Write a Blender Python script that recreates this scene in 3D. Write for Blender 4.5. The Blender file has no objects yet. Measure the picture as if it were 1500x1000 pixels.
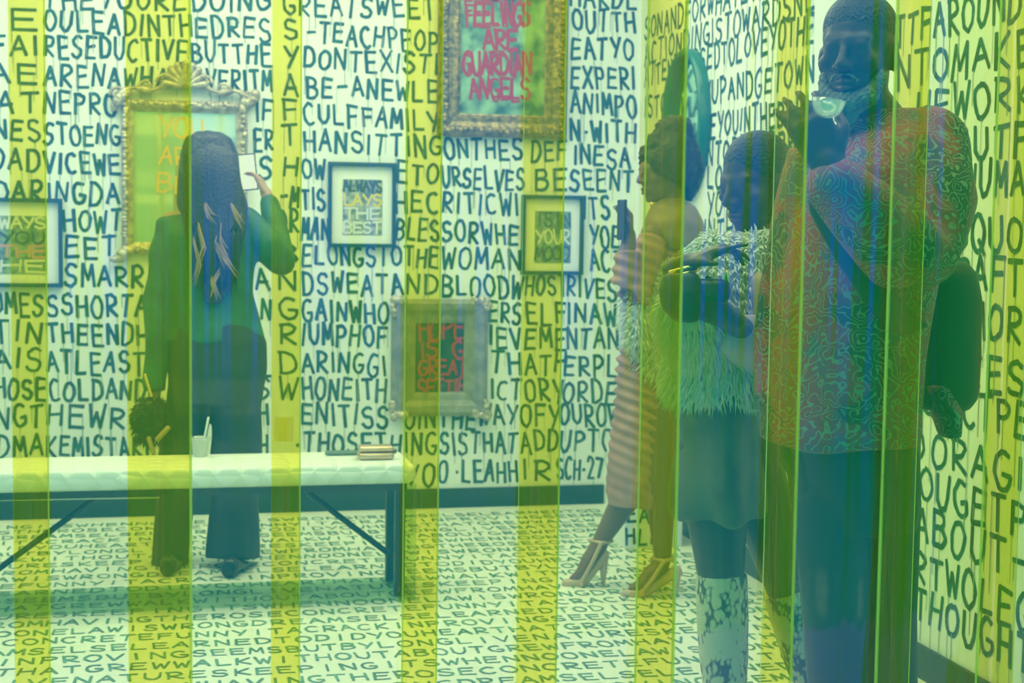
import bpy, bmesh, math, random
import numpy as np
from mathutils import Vector, Matrix, noise
random.seed(7)
SC = bpy.context.scene
COL = SC.collection
rnd = random.uniform

# ------------------------------------------------------------------ camera
FPX = 2250.0
CAM = Vector((0, 0, 1.35))
YAW, PITCH, ROLL = math.radians(12.86), math.radians(4.35), math.radians(0.80)
CM = Matrix.Rotation(-YAW, 3, 'Z') @ Matrix.Rotation(math.pi/2 - PITCH, 3, 'X') @ Matrix.Rotation(ROLL, 3, 'Z')
cd = bpy.data.cameras.new('camera')
cd.sensor_width = 36.0
cd.lens = FPX/1500*36
cd.dof.use_dof = True
cd.dof.focus_distance = 3.5
cd.dof.aperture_fstop = 6.0
cam = bpy.data.objects.new('camera', cd)
COL.objects.link(cam)
cam.matrix_world = Matrix.Translation(CAM) @ CM.to_4x4()
SC.camera = cam

# ------------------------------------------------------------------ world: made-up blue and green glow for the strips to reflect
w = bpy.data.worlds.new('viewer_side_glow')
SC.world = w
w.use_nodes = True
N, L = w.node_tree.nodes, w.node_tree.links
N.clear()
def nn(t, **k):
    n = N.new(t)
    for a, b in k.items(): setattr(n, a, b)
    return n
tc = nn('ShaderNodeTexCoord')
sp = nn('ShaderNodeSeparateXYZ')
L.new(tc.outputs['Generated'], sp.inputs[0])
# invented blue and green bands, placed to tint chosen strips; greener low down
wv = nn('ShaderNodeMath', operation='MULTIPLY_ADD'); wv.inputs[1].default_value = 35.8; wv.inputs[2].default_value = 0.755
L.new(sp.outputs['X'], wv.inputs[0])
sn = nn('ShaderNodeMath', operation='SINE'); L.new(wv.outputs[0], sn.inputs[0])
zz = nn('ShaderNodeMath', operation='MULTIPLY_ADD'); zz.inputs[1].default_value = 2.1; zz.inputs[2].default_value = 0.42
L.new(sp.outputs['Z'], zz.inputs[0])
sm = nn('ShaderNodeMath', operation='MULTIPLY_ADD'); sm.inputs[1].default_value = 0.55
L.new(sn.outputs[0], sm.inputs[0]); L.new(zz.outputs[0], sm.inputs[2])
mr = nn('ShaderNodeMapRange', interpolation_type='SMOOTHSTEP')
mr.inputs['From Min'].default_value, mr.inputs['From Max'].default_value = -0.1, 1.0
L.new(sm.outputs[0], mr.inputs['Value'])
ra = nn('ShaderNodeMapRange', interpolation_type='SMOOTHSTEP')       # the bands turn green towards the right
ra.inputs['From Min'].default_value, ra.inputs['From Max'].default_value = 0.485, 0.44
L.new(sp.outputs['X'], ra.inputs['Value'])
mul = nn('ShaderNodeMath', operation='MULTIPLY')
L.new(mr.outputs[0], mul.inputs[0]); L.new(ra.outputs[0], mul.inputs[1])
mx = nn('ShaderNodeMix', data_type='RGBA')
mx.inputs['A'].default_value = (0.02, 0.66, 0.24, 1)
mx.inputs['B'].default_value = (0.0, 0.60, 2.5, 1)
L.new(mul.outputs[0], mx.inputs['Factor'])
bg = nn('ShaderNodeBackground')
bg.inputs['Strength'].default_value = 1.0
L.new(mx.outputs['Result'], bg.inputs['Color'])
L.new(bg.outputs[0], nn('ShaderNodeOutputWorld').inputs[0])

# ------------------------------------------------------------------ lights: cool ceiling panels of the room and an added front fill
def area(name, loc, sx, sy, power, color, rot=(0, 0, 0)):
    l = bpy.data.lights.new(name, 'AREA')
    l.shape = 'RECTANGLE'; l.size = sx; l.size_y = sy; l.energy = power; l.color = color
    o = bpy.data.objects.new(name, l); COL.objects.link(o)
    o.location = loc; o.rotation_euler = rot
    return o
area('ceiling_light_back', (0.3, 6.0, 2.93), 3.4, 1.2, 63, (0.93, 1.0, 0.98))
area('ceiling_light_middle', (0.6, 4.4, 2.93), 2.6, 0.9, 20, (0.93, 1.0, 0.98))

area('front_fill_light', (0.8, 2.85, 2.93), 2.4, 0.4, 17, (0.93, 1.0, 0.98))  # added fill near the curtain, brightens the fronts of the people

SC.view_settings.view_transform = 'Standard'
SC.view_settings.look = 'None'
SC.view_settings.gamma = 1.0
SC.view_settings.use_curve_mapping = False
SC.view_settings.exposure = 0.0
SC.cycles.use_denoising = True
SC.cycles.max_bounces = 10
SC.cycles.transparent_max_bounces = 24
SC.cycles.caustics_reflective = False
SC.cycles.caustics_refractive = False

# ------------------------------------------------------------------ rays from the photograph into the place
def ray(px, py):
    return (CM @ Vector(((px-750)/FPX, -(py-500)/FPX, -1.0)))
def at(px, py, d):
    return CAM + ray(px, py)*d
def onY(px, py, Y):
    r = ray(px, py); return CAM + r*(Y/r.y)
def onX(px, py, X):
    r = ray(px, py); return CAM + r*(X/r.x)
def onZ(px, py, Z):
    r = ray(px, py); return CAM + r*((Z-CAM.z)/r.z)

WALL_Y = round(onZ(640, 743.5, 0).y, 3)
WALL_X = round(onZ(1355, 994, 0).x, 3)
LEFT_X = -2.0
CEIL = 3.0
CUR_Y = 2.55
UR = Vector((math.cos(YAW), -math.sin(YAW), 0))     # image right, level
UF = Vector((math.sin(YAW), math.cos(YAW), 0))      # away from the viewer, level
UZ = Vector((0, 0, 1))
print('WALL_Y', WALL_Y, 'WALL_X', WALL_X)

# ------------------------------------------------------------------ materials
def mat(name, color, rough=0.6, metal=0.0, vary=0.0, scale=20, bump=0.0, bscale=60, spec=0.5, emit=None, estr=0, color2=None, stretch=None):
    m = bpy.data.materials.new(name); m.use_nodes = True
    nt = m.node_tree; b = nt.nodes['Principled BSDF']
    b.inputs['Base Color'].default_value = (*color, 1)
    b.inputs['Roughness'].default_value = rough
    b.inputs['Metallic'].default_value = metal
    b.inputs['Specular IOR Level'].default_value = spec
    tcn = nt.nodes.new('ShaderNodeTexCoord')
    src = tcn.outputs['Object']
    if stretch:
        mp = nt.nodes.new('ShaderNodeMapping'); mp.inputs['Scale'].default_value = stretch
        nt.links.new(src, mp.inputs[0]); src = mp.outputs[0]
    if vary > 0 or color2:
        n = nt.nodes.new('ShaderNodeTexNoise'); n.inputs['Scale'].default_value = scale; n.inputs['Detail'].default_value = 4
        nt.links.new(src, n.inputs['Vector'])
        r = nt.nodes.new('ShaderNodeValToRGB')
        c2 = color2 or tuple(c*(1-vary) for c in color)
        r.color_ramp.elements[0].color = (*c2, 1); r.color_ramp.elements[1].color = (*color, 1)
        r.color_ramp.elements[0].position = 0.38; r.color_ramp.elements[1].position = 0.62
        nt.links.new(n.outputs['Fac'], r.inputs[0]); nt.links.new(r.outputs[0], b.inputs['Base Color'])
    if bump > 0:
        n = nt.nodes.new('ShaderNodeTexNoise'); n.inputs['Scale'].default_value = bscale; n.inputs['Detail'].default_value = 3
        nt.links.new(src, n.inputs['Vector'])
        bp = nt.nodes.new('ShaderNodeBump'); bp.inputs['Strength'].default_value = bump; bp.inputs['Distance'].default_value = 0.01
        nt.links.new(n.outputs['Fac'], bp.inputs['Height']); nt.links.new(bp.outputs[0], b.inputs['Normal'])
    if emit:
        b.inputs['Emission Color'].default_value = (*emit, 1); b.inputs['Emission Strength'].default_value = estr
    return m

def strip_mat(name, tint, gloss, rough, haze=None, hazefac=0.0, gtint=(1, 1, 1)):
    m = bpy.data.materials.new(name); m.use_nodes = True
    nt = m.node_tree; nt.nodes.clear()
    def a(t): return nt.nodes.new(t)
    tr = a('ShaderNodeBsdfTransparent'); tr.inputs[0].default_value = (*tint, 1)
    gl = a('ShaderNodeBsdfGlossy'); gl.inputs['Roughness'].default_value = rough; gl.inputs['Color'].default_value = (*gtint, 1)
    # gentle vertical waviness of hanging vinyl
    tcn = a('ShaderNodeTexCoord'); mp = a('ShaderNodeMapping'); mp.inputs['Scale'].default_value = (9, 1, 0.25)
    nz = a('ShaderNodeTexNoise'); nz.inputs['Scale'].default_value = 1.6; nz.inputs['Detail'].default_value = 2
    bp = a('ShaderNodeBump'); bp.inputs['Strength'].default_value = 0.5; bp.inputs['Distance'].default_value = 0.012
    nt.links.new(tcn.outputs['Object'], mp.inputs[0]); nt.links.new(mp.outputs[0], nz.inputs['Vector'])
    nt.links.new(nz.outputs['Fac'], bp.inputs['Height']); nt.links.new(bp.outputs[0], gl.inputs['Normal'])
    mix = a('ShaderNodeMixShader'); mix.inputs[0].default_value = gloss
    nt.links.new(tr.outputs[0], mix.inputs[1]); nt.links.new(gl.outputs[0], mix.inputs[2])
    out = mix.outputs[0]
    if haze:
        df = a('ShaderNodeBsdfTranslucent'); df.inputs[0].default_value = (*haze, 1)
        d2 = a('ShaderNodeBsdfDiffuse'); d2.inputs[0].default_value = (*haze, 1)
        ms = a('ShaderNodeMixShader'); ms.inputs[0].default_value = 0.5
        nt.links.new(df.outputs[0], ms.inputs[1]); nt.links.new(d2.outputs[0], ms.inputs[2])
        m2 = a('ShaderNodeMixShader')
        # scuffs and smears
        n2 = a('ShaderNodeTexNoise'); n2.inputs['Scale'].default_value = 3.0; n2.inputs['Detail'].default_value = 5
        mp2 = a('ShaderNodeMapping'); mp2.inputs['Scale'].default_value = (5, 1, 1.0)
        nt.links.new(tcn.outputs['Object'], mp2.inputs[0]); nt.links.new(mp2.outputs[0], n2.inputs['Vector'])
        rr = a('ShaderNodeMapRange'); rr.inputs['From Min'].default_value = 0.3; rr.inputs['From Max'].default_value = 0.75
        rr.inputs['To Min'].default_value = hazefac*0.6; rr.inputs['To Max'].default_value = hazefac*1.6
        nt.links.new(n2.outputs['Fac'], rr.inputs['Value']); nt.links.new(rr.outputs[0], m2.inputs[0])
        nt.links.new(out, m2.inputs[1]); nt.links.new(ms.outputs[0], m2.inputs[2])
        out = m2.outputs[0]
    o = a('ShaderNodeOutputMaterial'); nt.links.new(out, o.inputs[0])
    return m

WHITE = (0.86, 0.89, 0.88)
M = {}
M['wall'] = mat('white_paint', WHITE, 0.7, vary=0.04, scale=2)
M['floor'] = mat('white_floor_paint', (0.85, 0.89, 0.74), 0.45, vary=0.08, scale=3)
M['ceiling'] = mat('ceiling_white', (0.8, 0.82, 0.82), 0.8)
M['ink'] = mat('hazed_green_black_marker', (0.010, 0.060, 0.055), 0.6, color2=(0.022, 0.12, 0.10), scale=14)  # ink lightened and greened to stand in for haze in the room
M['floor_ink'] = mat('hazed_green_black_paint', (0.05, 0.18, 0.10), 0.6, color2=(0.12, 0.32, 0.18), scale=9)  # haze over the floor letters put into a lighter ink
M['drip'] = mat('thin_ink_drip', (0.30, 0.36, 0.36), 0.6)
M['base'] = mat('black_baseboard', (0.006, 0.03, 0.026), 0.4)
M['black'] = mat('black_satin', (0.012, 0.013, 0.014), 0.4)
M['frame_black'] = mat('black_wood', (0.012, 0.06, 0.055), 0.45)
M['mat_board'] = mat('white_mat_board', (0.85, 0.87, 0.84), 0.8)
M['gold'] = mat('antique_gold', (0.42, 0.31, 0.12), 0.38, 0.55, bump=0.5, bscale=60, color2=(0.16, 0.13, 0.07), scale=40)
M['pale_gold'] = mat('pale_gilt', (0.62, 0.55, 0.42), 0.4, 0.4, bump=0.5, bscale=60, color2=(0.36, 0.31, 0.26), scale=35)
M['pewter'] = mat('weathered_grey_gilt', (0.30, 0.29, 0.27), 0.5, 0.2, bump=0.4, bscale=50, color2=(0.20, 0.20, 0.20), scale=18)
M['mirror'] = mat('pale_reflection_mirror', (0.88, 0.88, 0.66), 0.03, 0.62)  # bright room reflection put into the pale, half-metal base colour
M['red'] = mat('red_paint', (0.40, 0.02, 0.05), 0.5)
M['yellow_ink'] = mat('yellow_paint', (0.85, 0.55, 0.03), 0.5)
M['canvas_green'] = mat('mottled_green_canvas', (0.30, 0.52, 0.36), 0.7, color2=(0.04, 0.13, 0.12), scale=11)
M['canvas_dark'] = mat('dark_canvas', (0.012, 0.02, 0.035), 0.6, color2=(0.02, 0.07, 0.08), scale=14)
M['collage'] = mat('grey_collage', (0.42, 0.46, 0.46), 0.7, color2=(0.12, 0.18, 0.24), scale=30)
M['collage_green'] = mat('green_collage', (0.28, 0.40, 0.30), 0.7, color2=(0.08, 0.16, 0.16), scale=34)
M['art_yellow'] = mat('collage_yellow', (0.75, 0.60, 0.12), 0.6)
M['art_pale'] = mat('collage_pale', (0.70, 0.72, 0.70), 0.6)
M['art_dark'] = mat('collage_dark', (0.05, 0.09, 0.11), 0.6)
M['art_pink'] = mat('collage_pink', (0.6, 0.3, 0.3), 0.6)

# ------------------------------------------------------------------ object helpers
def origin(o):
    v = Vector((0, 0, 0))
    while o is not None:
        v += o.location; o = o.parent
    return v
def link(name, me, parent=None, loc=None):
    o = bpy.data.objects.new(name, me); COL.objects.link(o)
    if parent is not None: o.parent = parent
    if loc is not None: o.location = loc
    return o
def tag(o, label=None, cat=None, group=None, kind=None):
    if label: o['label'] = label
    if cat: o['category'] = cat
    if group: o['group'] = group
    if kind: o['kind'] = kind
    return o
def thing(name, label, cat, loc, group=None):
    return tag(link(name, None, loc=loc), label, cat, group)

class MB:
    def __init__(s): s.v = []; s.f = []
    def add(s, vs, fs):
        b = len(s.v); s.v += [Vector(v) for v in vs]; s.f += [tuple(i+b for i in f) for f in fs]
    def box(s, a, b):
        (x0, y0, z0), (x1, y1, z1) = a, b
        s.add([(x0,y0,z0),(x1,y0,z0),(x1,y1,z0),(x0,y1,z0),(x0,y0,z1),(x1,y0,z1),(x1,y1,z1),(x0,y1,z1)],
              [(0,3,2,1),(4,5,6,7),(0,1,5,4),(1,2,6,5),(2,3,7,6),(3,0,4,7)])
        return s
    def tube(s, pts, rad, n=10, cap=True, flat=False, hint=None):
        pts = [Vector(p) for p in pts]
        rad = list(rad) if hasattr(rad, '__len__') else [rad]*len(pts)
        P, R = list(pts), list(rad)
        if cap and not flat:
            d0 = (pts[0]-pts[1]).normalized(); d1 = (pts[-1]-pts[-2]).normalized()
            r0, r1 = rad[0], rad[-1]
            P = [pts[0]+d0*r0*0.97, pts[0]+d0*r0*0.75, pts[0]+d0*r0*0.4] + P + [pts[-1]+d1*r1*0.4, pts[-1]+d1*r1*0.75, pts[-1]+d1*r1*0.97]
            R = [r0*0.2, r0*0.66, r0*0.92] + R + [r1*0.92, r1*0.66, r1*0.2]
        rings = []; up = Vector(hint) if hint else None
        for i, p in enumerate(P):
            t = (P[min(i+1, len(P)-1)] - P[max(i-1, 0)])
            t = t.normalized() if t.length > 1e-9 else Vector((0, 0, 1))
            if up is None: up = Vector((0, 0, 1)) if abs(t.z) < 0.9 else Vector((1, 0, 0))
            x = (up - t*up.dot(t)); 
            if x.length < 1e-6: x = t.orthogonal()
            x.normalize(); y = t.cross(x); up = x
            rings.append([p + (x*math.cos(2*math.pi*k/n) + y*math.sin(2*math.pi*k/n))*R[i] for k in range(n)])
        s.rings(rings, cap); return s
    def rings(s, rings, cap=True):
        n = len(rings[0]); b = len(s.v)
        for r in rings: s.v += [Vector(q) for q in r]
        for i in range(len(rings)-1):
            for k in range(n):
                k2 = (k+1) % n
                s.f.append((b+i*n+k, b+i*n+k2, b+(i+1)*n+k2, b+(i+1)*n+k))
        if cap:
            s.f.append(tuple(b+k for k in range(n))[::-1]); e = b+(len(rings)-1)*n
            s.f.append(tuple(e+k for k in range(n)))
        return s
    def ell(s, c, r, axes=None, n=14, m=9):
        c = Vector(c); ax = axes or (Vector((1,0,0)), Vector((0,1,0)), Vector((0,0,1)))
        rg = []
        for i in range(m+1):
            t = -math.pi/2 + math.pi*(i/m)
            ct, st = max(math.cos(t), 0.03), math.sin(t)
            rg.append([c + ax[0]*(r[0]*ct*math.cos(2*math.pi*k/n)) + ax[1]*(r[1]*ct*math.sin(2*math.pi*k/n)) + ax[2]*(r[2]*st) for k in range(n)])
        s.rings(rg); return s
    def loft(s, rings, n=28):
        """rings: (px, py, half width in px, half depth in m, depth) - level ellipses, px from the photograph at that depth"""
        rg = []
        for (px, py, hw, hd, d) in rings:
            c = at(px, py, d); w_ = hw*d/FPX
            rg.append([c + UR*(w_*math.cos(2*math.pi*k/n)) + UF*(hd*math.sin(2*math.pi*k/n)) for k in range(n)])
        s.rings(rg); return s
    def lathe(s, c, prof, n=24):
        c = Vector(c)
        s.rings([[c + Vector((r*math.cos(2*math.pi*k/n), r*math.sin(2*math.pi*k/n), z)) for k in range(n)] for r, z in prof], cap=True)
        return s
    def mesh(s, off=Vector((0, 0, 0)), name='m'):
        me = bpy.data.meshes.new(name)
        me.from_pydata([v-off for v in s.v], [], s.f); me.update()
        return me
    def build(s, name, material, parent=None, smooth=True, bevel=0.0, fix=True):
        me = s.mesh(origin(parent), name)
        if fix:
            bm = bmesh.new(); bm.from_mesh(me); bmesh.ops.recalc_face_normals(bm, faces=bm.faces); bm.to_mesh(me); bm.free()
        if material: me.materials.append(material)
        if smooth: me.polygons.foreach_set('use_smooth', [True]*len(me.polygons))
        o = link(name, me, parent)
        if bevel:
            b = o.modifiers.new('bevel', 'BEVEL'); b.width = bevel; b.segments = 2; b.limit_method = 'ANGLE'
        return o

def remesh(mb, voxel, smooth=6, parent=None, disp=None, sub_off=None):
    """one continuous surface out of overlapping shapes"""
    off = origin(parent)
    me = mb.mesh(off)
    bm = bmesh.new(); bm.from_mesh(me); bmesh.ops.recalc_face_normals(bm, faces=bm.faces); bm.to_mesh(me); bm.free()
    o = bpy.data.objects.new('tmp', me); COL.objects.link(o)
    r = o.modifiers.new('r', 'REMESH'); r.mode = 'VOXEL'; r.voxel_size = voxel
    if smooth:
        sm = o.modifiers.new('s', 'SMOOTH'); sm.factor = 0.5; sm.iterations = smooth
    dg = bpy.context.evaluated_depsgraph_get()
    out = bpy.data.meshes.new_from_object(o.evaluated_get(dg))
    bpy.data.objects.remove(o); bpy.data.meshes.remove(me)
    if disp:
        n = len(out.vertices)
        co = np.empty(n*3); out.vertices.foreach_get('co', co); co = co.reshape(-1, 3)
        no = np.empty(n*3); out.vertices.foreach_get('normal', no); no = no.reshape(-1, 3)
        wc = co + np.array(off)
        co = co + no*disp(wc, no)[:, None]
        out.vertices.foreach_set('co', co.ravel()); out.update()
    out.polygons.foreach_set('use_smooth', [True]*len(out.polygons))
    return out
def skin(name, mb, material, parent, voxel=0.008, smooth=6, disp=None):
    me = remesh(mb, voxel, smooth, parent, disp)
    me.materials.clear(); me.materials.append(material)
    return link(name, me, parent)

def folds(amp, ku, kz, kn=9.0, seed=0.0):
    """cloth folds: waves across the image plane and along height, broken by noise"""
    ur, uf = np.array(UR), np.array(UF)
    def f(p, n):
        u = p @ ur; d = p @ uf; z = p[:, 2]
        wob = 1.3*np.sin(kn*z+seed) + 1.1*np.sin(kn*0.7*u+2+seed) + 0.7*np.sin(kn*1.7*d+seed*2)
        return amp*np.sin(ku*u + kz*z + wob)*(0.6+0.4*np.sin(5*z+3*u+seed))
    return f

# ------------------------------------------------------------------ hand lettering
def arc(cx, cy, rx, ry, a0, a1, n=9):
    return [(cx+rx*math.cos(math.radians(a0+(a1-a0)*i/n)), cy+ry*math.sin(math.radians(a0+(a1-a0)*i/n))) for i in range(n+1)]
FONT = {
 'A': [[(0,0),(.48,1),(1,0)],[(.2,.36),(.85,.40)]],
 'B': [[(.08,0),(.08,1)],[(.08,1)]+arc(.45,.77,.42,.23,90,-90,6)+[(.1,.54)],[(.1,.54)]+arc(.45,.27,.52,.27,90,-90,6)+[(.08,0)]],
 'C': [arc(.55,.5,.52,.5,50,310,10)],
 'D': [[(.08,0),(.08,1)],[(.0,1)]+arc(.3,.5,.66,.5,85,-85,8)+[(.02,0)]],
 'E': [[(.08,1),(.08,0)],[(.08,1),(.95,.97)],[(.08,.52),(.85,.55)],[(.08,.02),(.98,.02)]],
 'F': [[(.1,1),(.1,0)],[(.02,1),(.98,.98)],[(.1,.52),(.85,.54)]],
 'G': [arc(.55,.5,.52,.5,55,320,10)+[(.96,.42),(.55,.42)]],
 'H': [[(.08,1),(.06,0)],[(.94,1),(.92,0)],[(.06,.5),(.93,.54)]],
 'I': [[(.5,1),(.48,0)]],
 'J': [[(.8,1)]+arc(.45,.28,.35,.28,0,-180,6)],
 'K': [[(.1,1),(.1,0)],[(.9,1),(.12,.45),(.98,0)]],
 'L': [[(.1,1),(.1,.02),(.95,.03)]],
 'M': [[(0,0),(.12,1),(.5,.3),(.88,1),(1,0)]],
 'N': [[(.06,0),(.08,1),(.9,.02),(.92,1)]],
 'O': [arc(.5,.5,.48,.5,95,455,14)],
 'P': [[(.12,0),(.1,1)],[(.0,.98)]+arc(.4,.74,.5,.26,80,-90,7)+[(.12,.47)]],
 'Q': [arc(.5,.5,.48,.5,95,455,14),[(.55,.3),(1,-.1)]],
 'R': [[(.12,0),(.1,1)],[(.0,.98)]+arc(.4,.74,.48,.26,80,-90,7)+[(.12,.47),(.98,0)]],
 'S': [arc(.52,.75,.42,.25,30,250,8)+arc(.45,.26,.45,.26,80,-160,9)],
 'T': [[(0,.98),(1,1)],[(.5,1),(.48,0)]],
 'U': [[(.06,1),(.1,.25),(.4,0),(.7,.05),(.92,.35),(.95,1)]],
 'V': [[(0,1),(.48,0),(1,1)]],
 'W': [[(0,1),(.22,0),(.5,.7),(.76,0),(1,1)]],
 'X': [[(0,1),(1,0)],[(1,1),(0,0)]],
 'Y': [[(0,1),(.48,.5)],[(1,1),(.42,0)]],
 'Z': [[(0,1),(1,1),(0,0),(1,0)]],
 '2': [[(.05,.75)]+arc(.48,.75,.42,.25,170,-30,7)+[(.05,.02),(1,.02)]],
 '7': [[(0,1),(1,1),(.4,0)]],
 '-': [[(.1,.5),(.9,.53)]],
 '.': [[(.42,.45),(.58,.47)]],
 ':': [[(.42,.2),(.58,.22)],[(.42,.75),(.58,.77)]],
 "'": [[(.5,1),(.45,.75)]],
 ' ': [],
}
NARROW = {'I': .5, '.': .6, "'": .5, ':': .6}

class Lettering:
    """flat brush strokes laid on a surface; plane(px,py) gives the 3-D point, to2d/to3d move on the surface"""
    def __init__(s, to2d, to3d, width, drips=True, nrm=(0, -1, 0)):
        s.to2d, s.to3d, s.w, s.dr = to2d, to3d, width, drips
        s.mb, s.dm = MB(), MB(); s.nrm = Vector(nrm); s.k = 0
    def stroke(s, pts, w, mb=None):
        mb = mb or s.mb; n = len(pts)
        for i in range(n-1):
            a, b = Vector(pts[i]), Vector(pts[i+1]); d = b-a
            if d.length < 1e-6: continue
            d.normalize(); q = Vector((-d.y, d.x))
            w0 = w*rnd(.85, 1.1)*.5; w1 = w*rnd(.85, 1.1)*.5
            a2 = a - d*w*.25; b2 = b + d*w*.25
            s.k += 1; of = s.nrm*(2.5e-5*(s.k % 37))
            mb.add([Vector(v)+of for v in [s.to3d(*(a2+q*w0*.8)), s.to3d(*(a2-q*w0*.8)), s.to3d(*(a-q*w0)), s.to3d(*(b-q*w1)), s.to3d(*(b2-q*w1*.8)), s.to3d(*(b2+q*w1*.8)), s.to3d(*(b+q*w1)), s.to3d(*(a+q*w0))]],
                   [(0,1,2,3,4,5,6,7)])
    def text(s, x0, y0, x1, y1, h, txt, plane, wscale=.72, w=None, jit=.06):
        """centre line (x0,y0)-(x1,y1) of the row and letter height h, in photograph pixels"""
        tot = sum(NARROW.get(c, 1) for c in txt); k = 0
        for c in txt:
            cw = NARROW.get(c, 1)
            t = (k+cw/2)/tot; k += cw
            cx, cy = x0+(x1-x0)*t, y0+(y1-y0)*t
            sl = (y1-y0)/max(abs(x1-x0), 1e-6)
            lw = abs(x1-x0)/tot*wscale*(1 if c != 'I' else .5)
            hh = h*rnd(.9, 1.1); dy = rnd(-.08, .08)*h; sk = rnd(-.10, .10)
            for st in FONT.get(c, []):
                pp = []
                for (u, v) in st:
                    u += rnd(-jit, jit)*.6; v += rnd(-jit, jit)*.6
                    ox = (u-.5)*lw + sk*(v-.5)*hh
                    pp.append(s.to2d(plane(cx+ox, cy+dy-(v-.5)*hh+sl*ox)))
                s.stroke(pp, (w or s.w)*rnd(.88, 1.1))
                if s.dr and random.random() < .55:
                    e = min(pp, key=lambda q: q[1])
                    ln = rnd(.03, .16); x = e[0]+rnd(-.3, .3)*s.w
                    s.stroke([(x, e[1]), (x+rnd(-.001, .001), e[1]-ln)], rnd(.0018, .004), s.dm)
    def text2d(s, x, y, cw, h, txt, w=None, jit=.05, wscale=.75, slant=0.0):
        for i, c in enumerate(txt):
            lw = cw*wscale*(1 if c != 'I' else .5); dy = rnd(-.04, .04)*h; sk = rnd(-.08, .08)
            for st in FONT.get(c, []):
                pp = [(x+cw*(i+.5)+(u-.5+rnd(-jit, jit)*.6)*lw+sk*(v-.5)*h, y+dy+(v+rnd(-jit, jit)*.6)*h) for u, v in st]
                s.stroke(pp, (w or s.w)*rnd(.88, 1.1))

# ------------------------------------------------------------------ the room
def struct(name, mb, m, smooth=False):
    return tag(mb.build(name, m, smooth=smooth), kind='structure')
floor = struct('floor', MB().box((LEFT_X-.1, CUR_Y-.25, -.1), (WALL_X+.1, WALL_Y+.1, 0)), M['floor'])
wall_back = struct('wall_back', MB().box((LEFT_X-.1, WALL_Y, 0), (WALL_X+.1, WALL_Y+.1, CEIL)), M['wall'])
wall_right = struct('wall_right', MB().box((WALL_X, CUR_Y-.1, 0), (WALL_X+.1, WALL_Y, CEIL)), M['wall'])
wall_left = struct('wall_left', MB().box((LEFT_X-.1, CUR_Y-.1, 0), (LEFT_X, WALL_Y, CEIL)), M['wall'])
ceiling = struct('ceiling', MB().box((LEFT_X-.1, CUR_Y-.1, CEIL), (WALL_X+.1, WALL_Y+.1, CEIL+.1)), M['ceiling'])
BX = onY(884, 700, WALL_Y).x
struct('baseboard_back', MB().box((LEFT_X, WALL_Y-.014, 0), (BX, WALL_Y, .093)), M['base'])
struct('baseboard_right', MB().box((WALL_X-.014, CUR_Y-.1, 0), (WALL_X, WALL_Y-.3, .10)), M['base'])
struct('baseboard_left', MB().box((LEFT_X, CUR_Y-.1, 0), (LEFT_X+.014, WALL_Y-.014, .093)), M['base'])

EPS = .0015
bk = Lettering(lambda p: (p.x, p.z), lambda x, z: (x, WALL_Y-EPS, z), .0148)
pb = lambda px, py: onY(px, py, WALL_Y)
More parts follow.
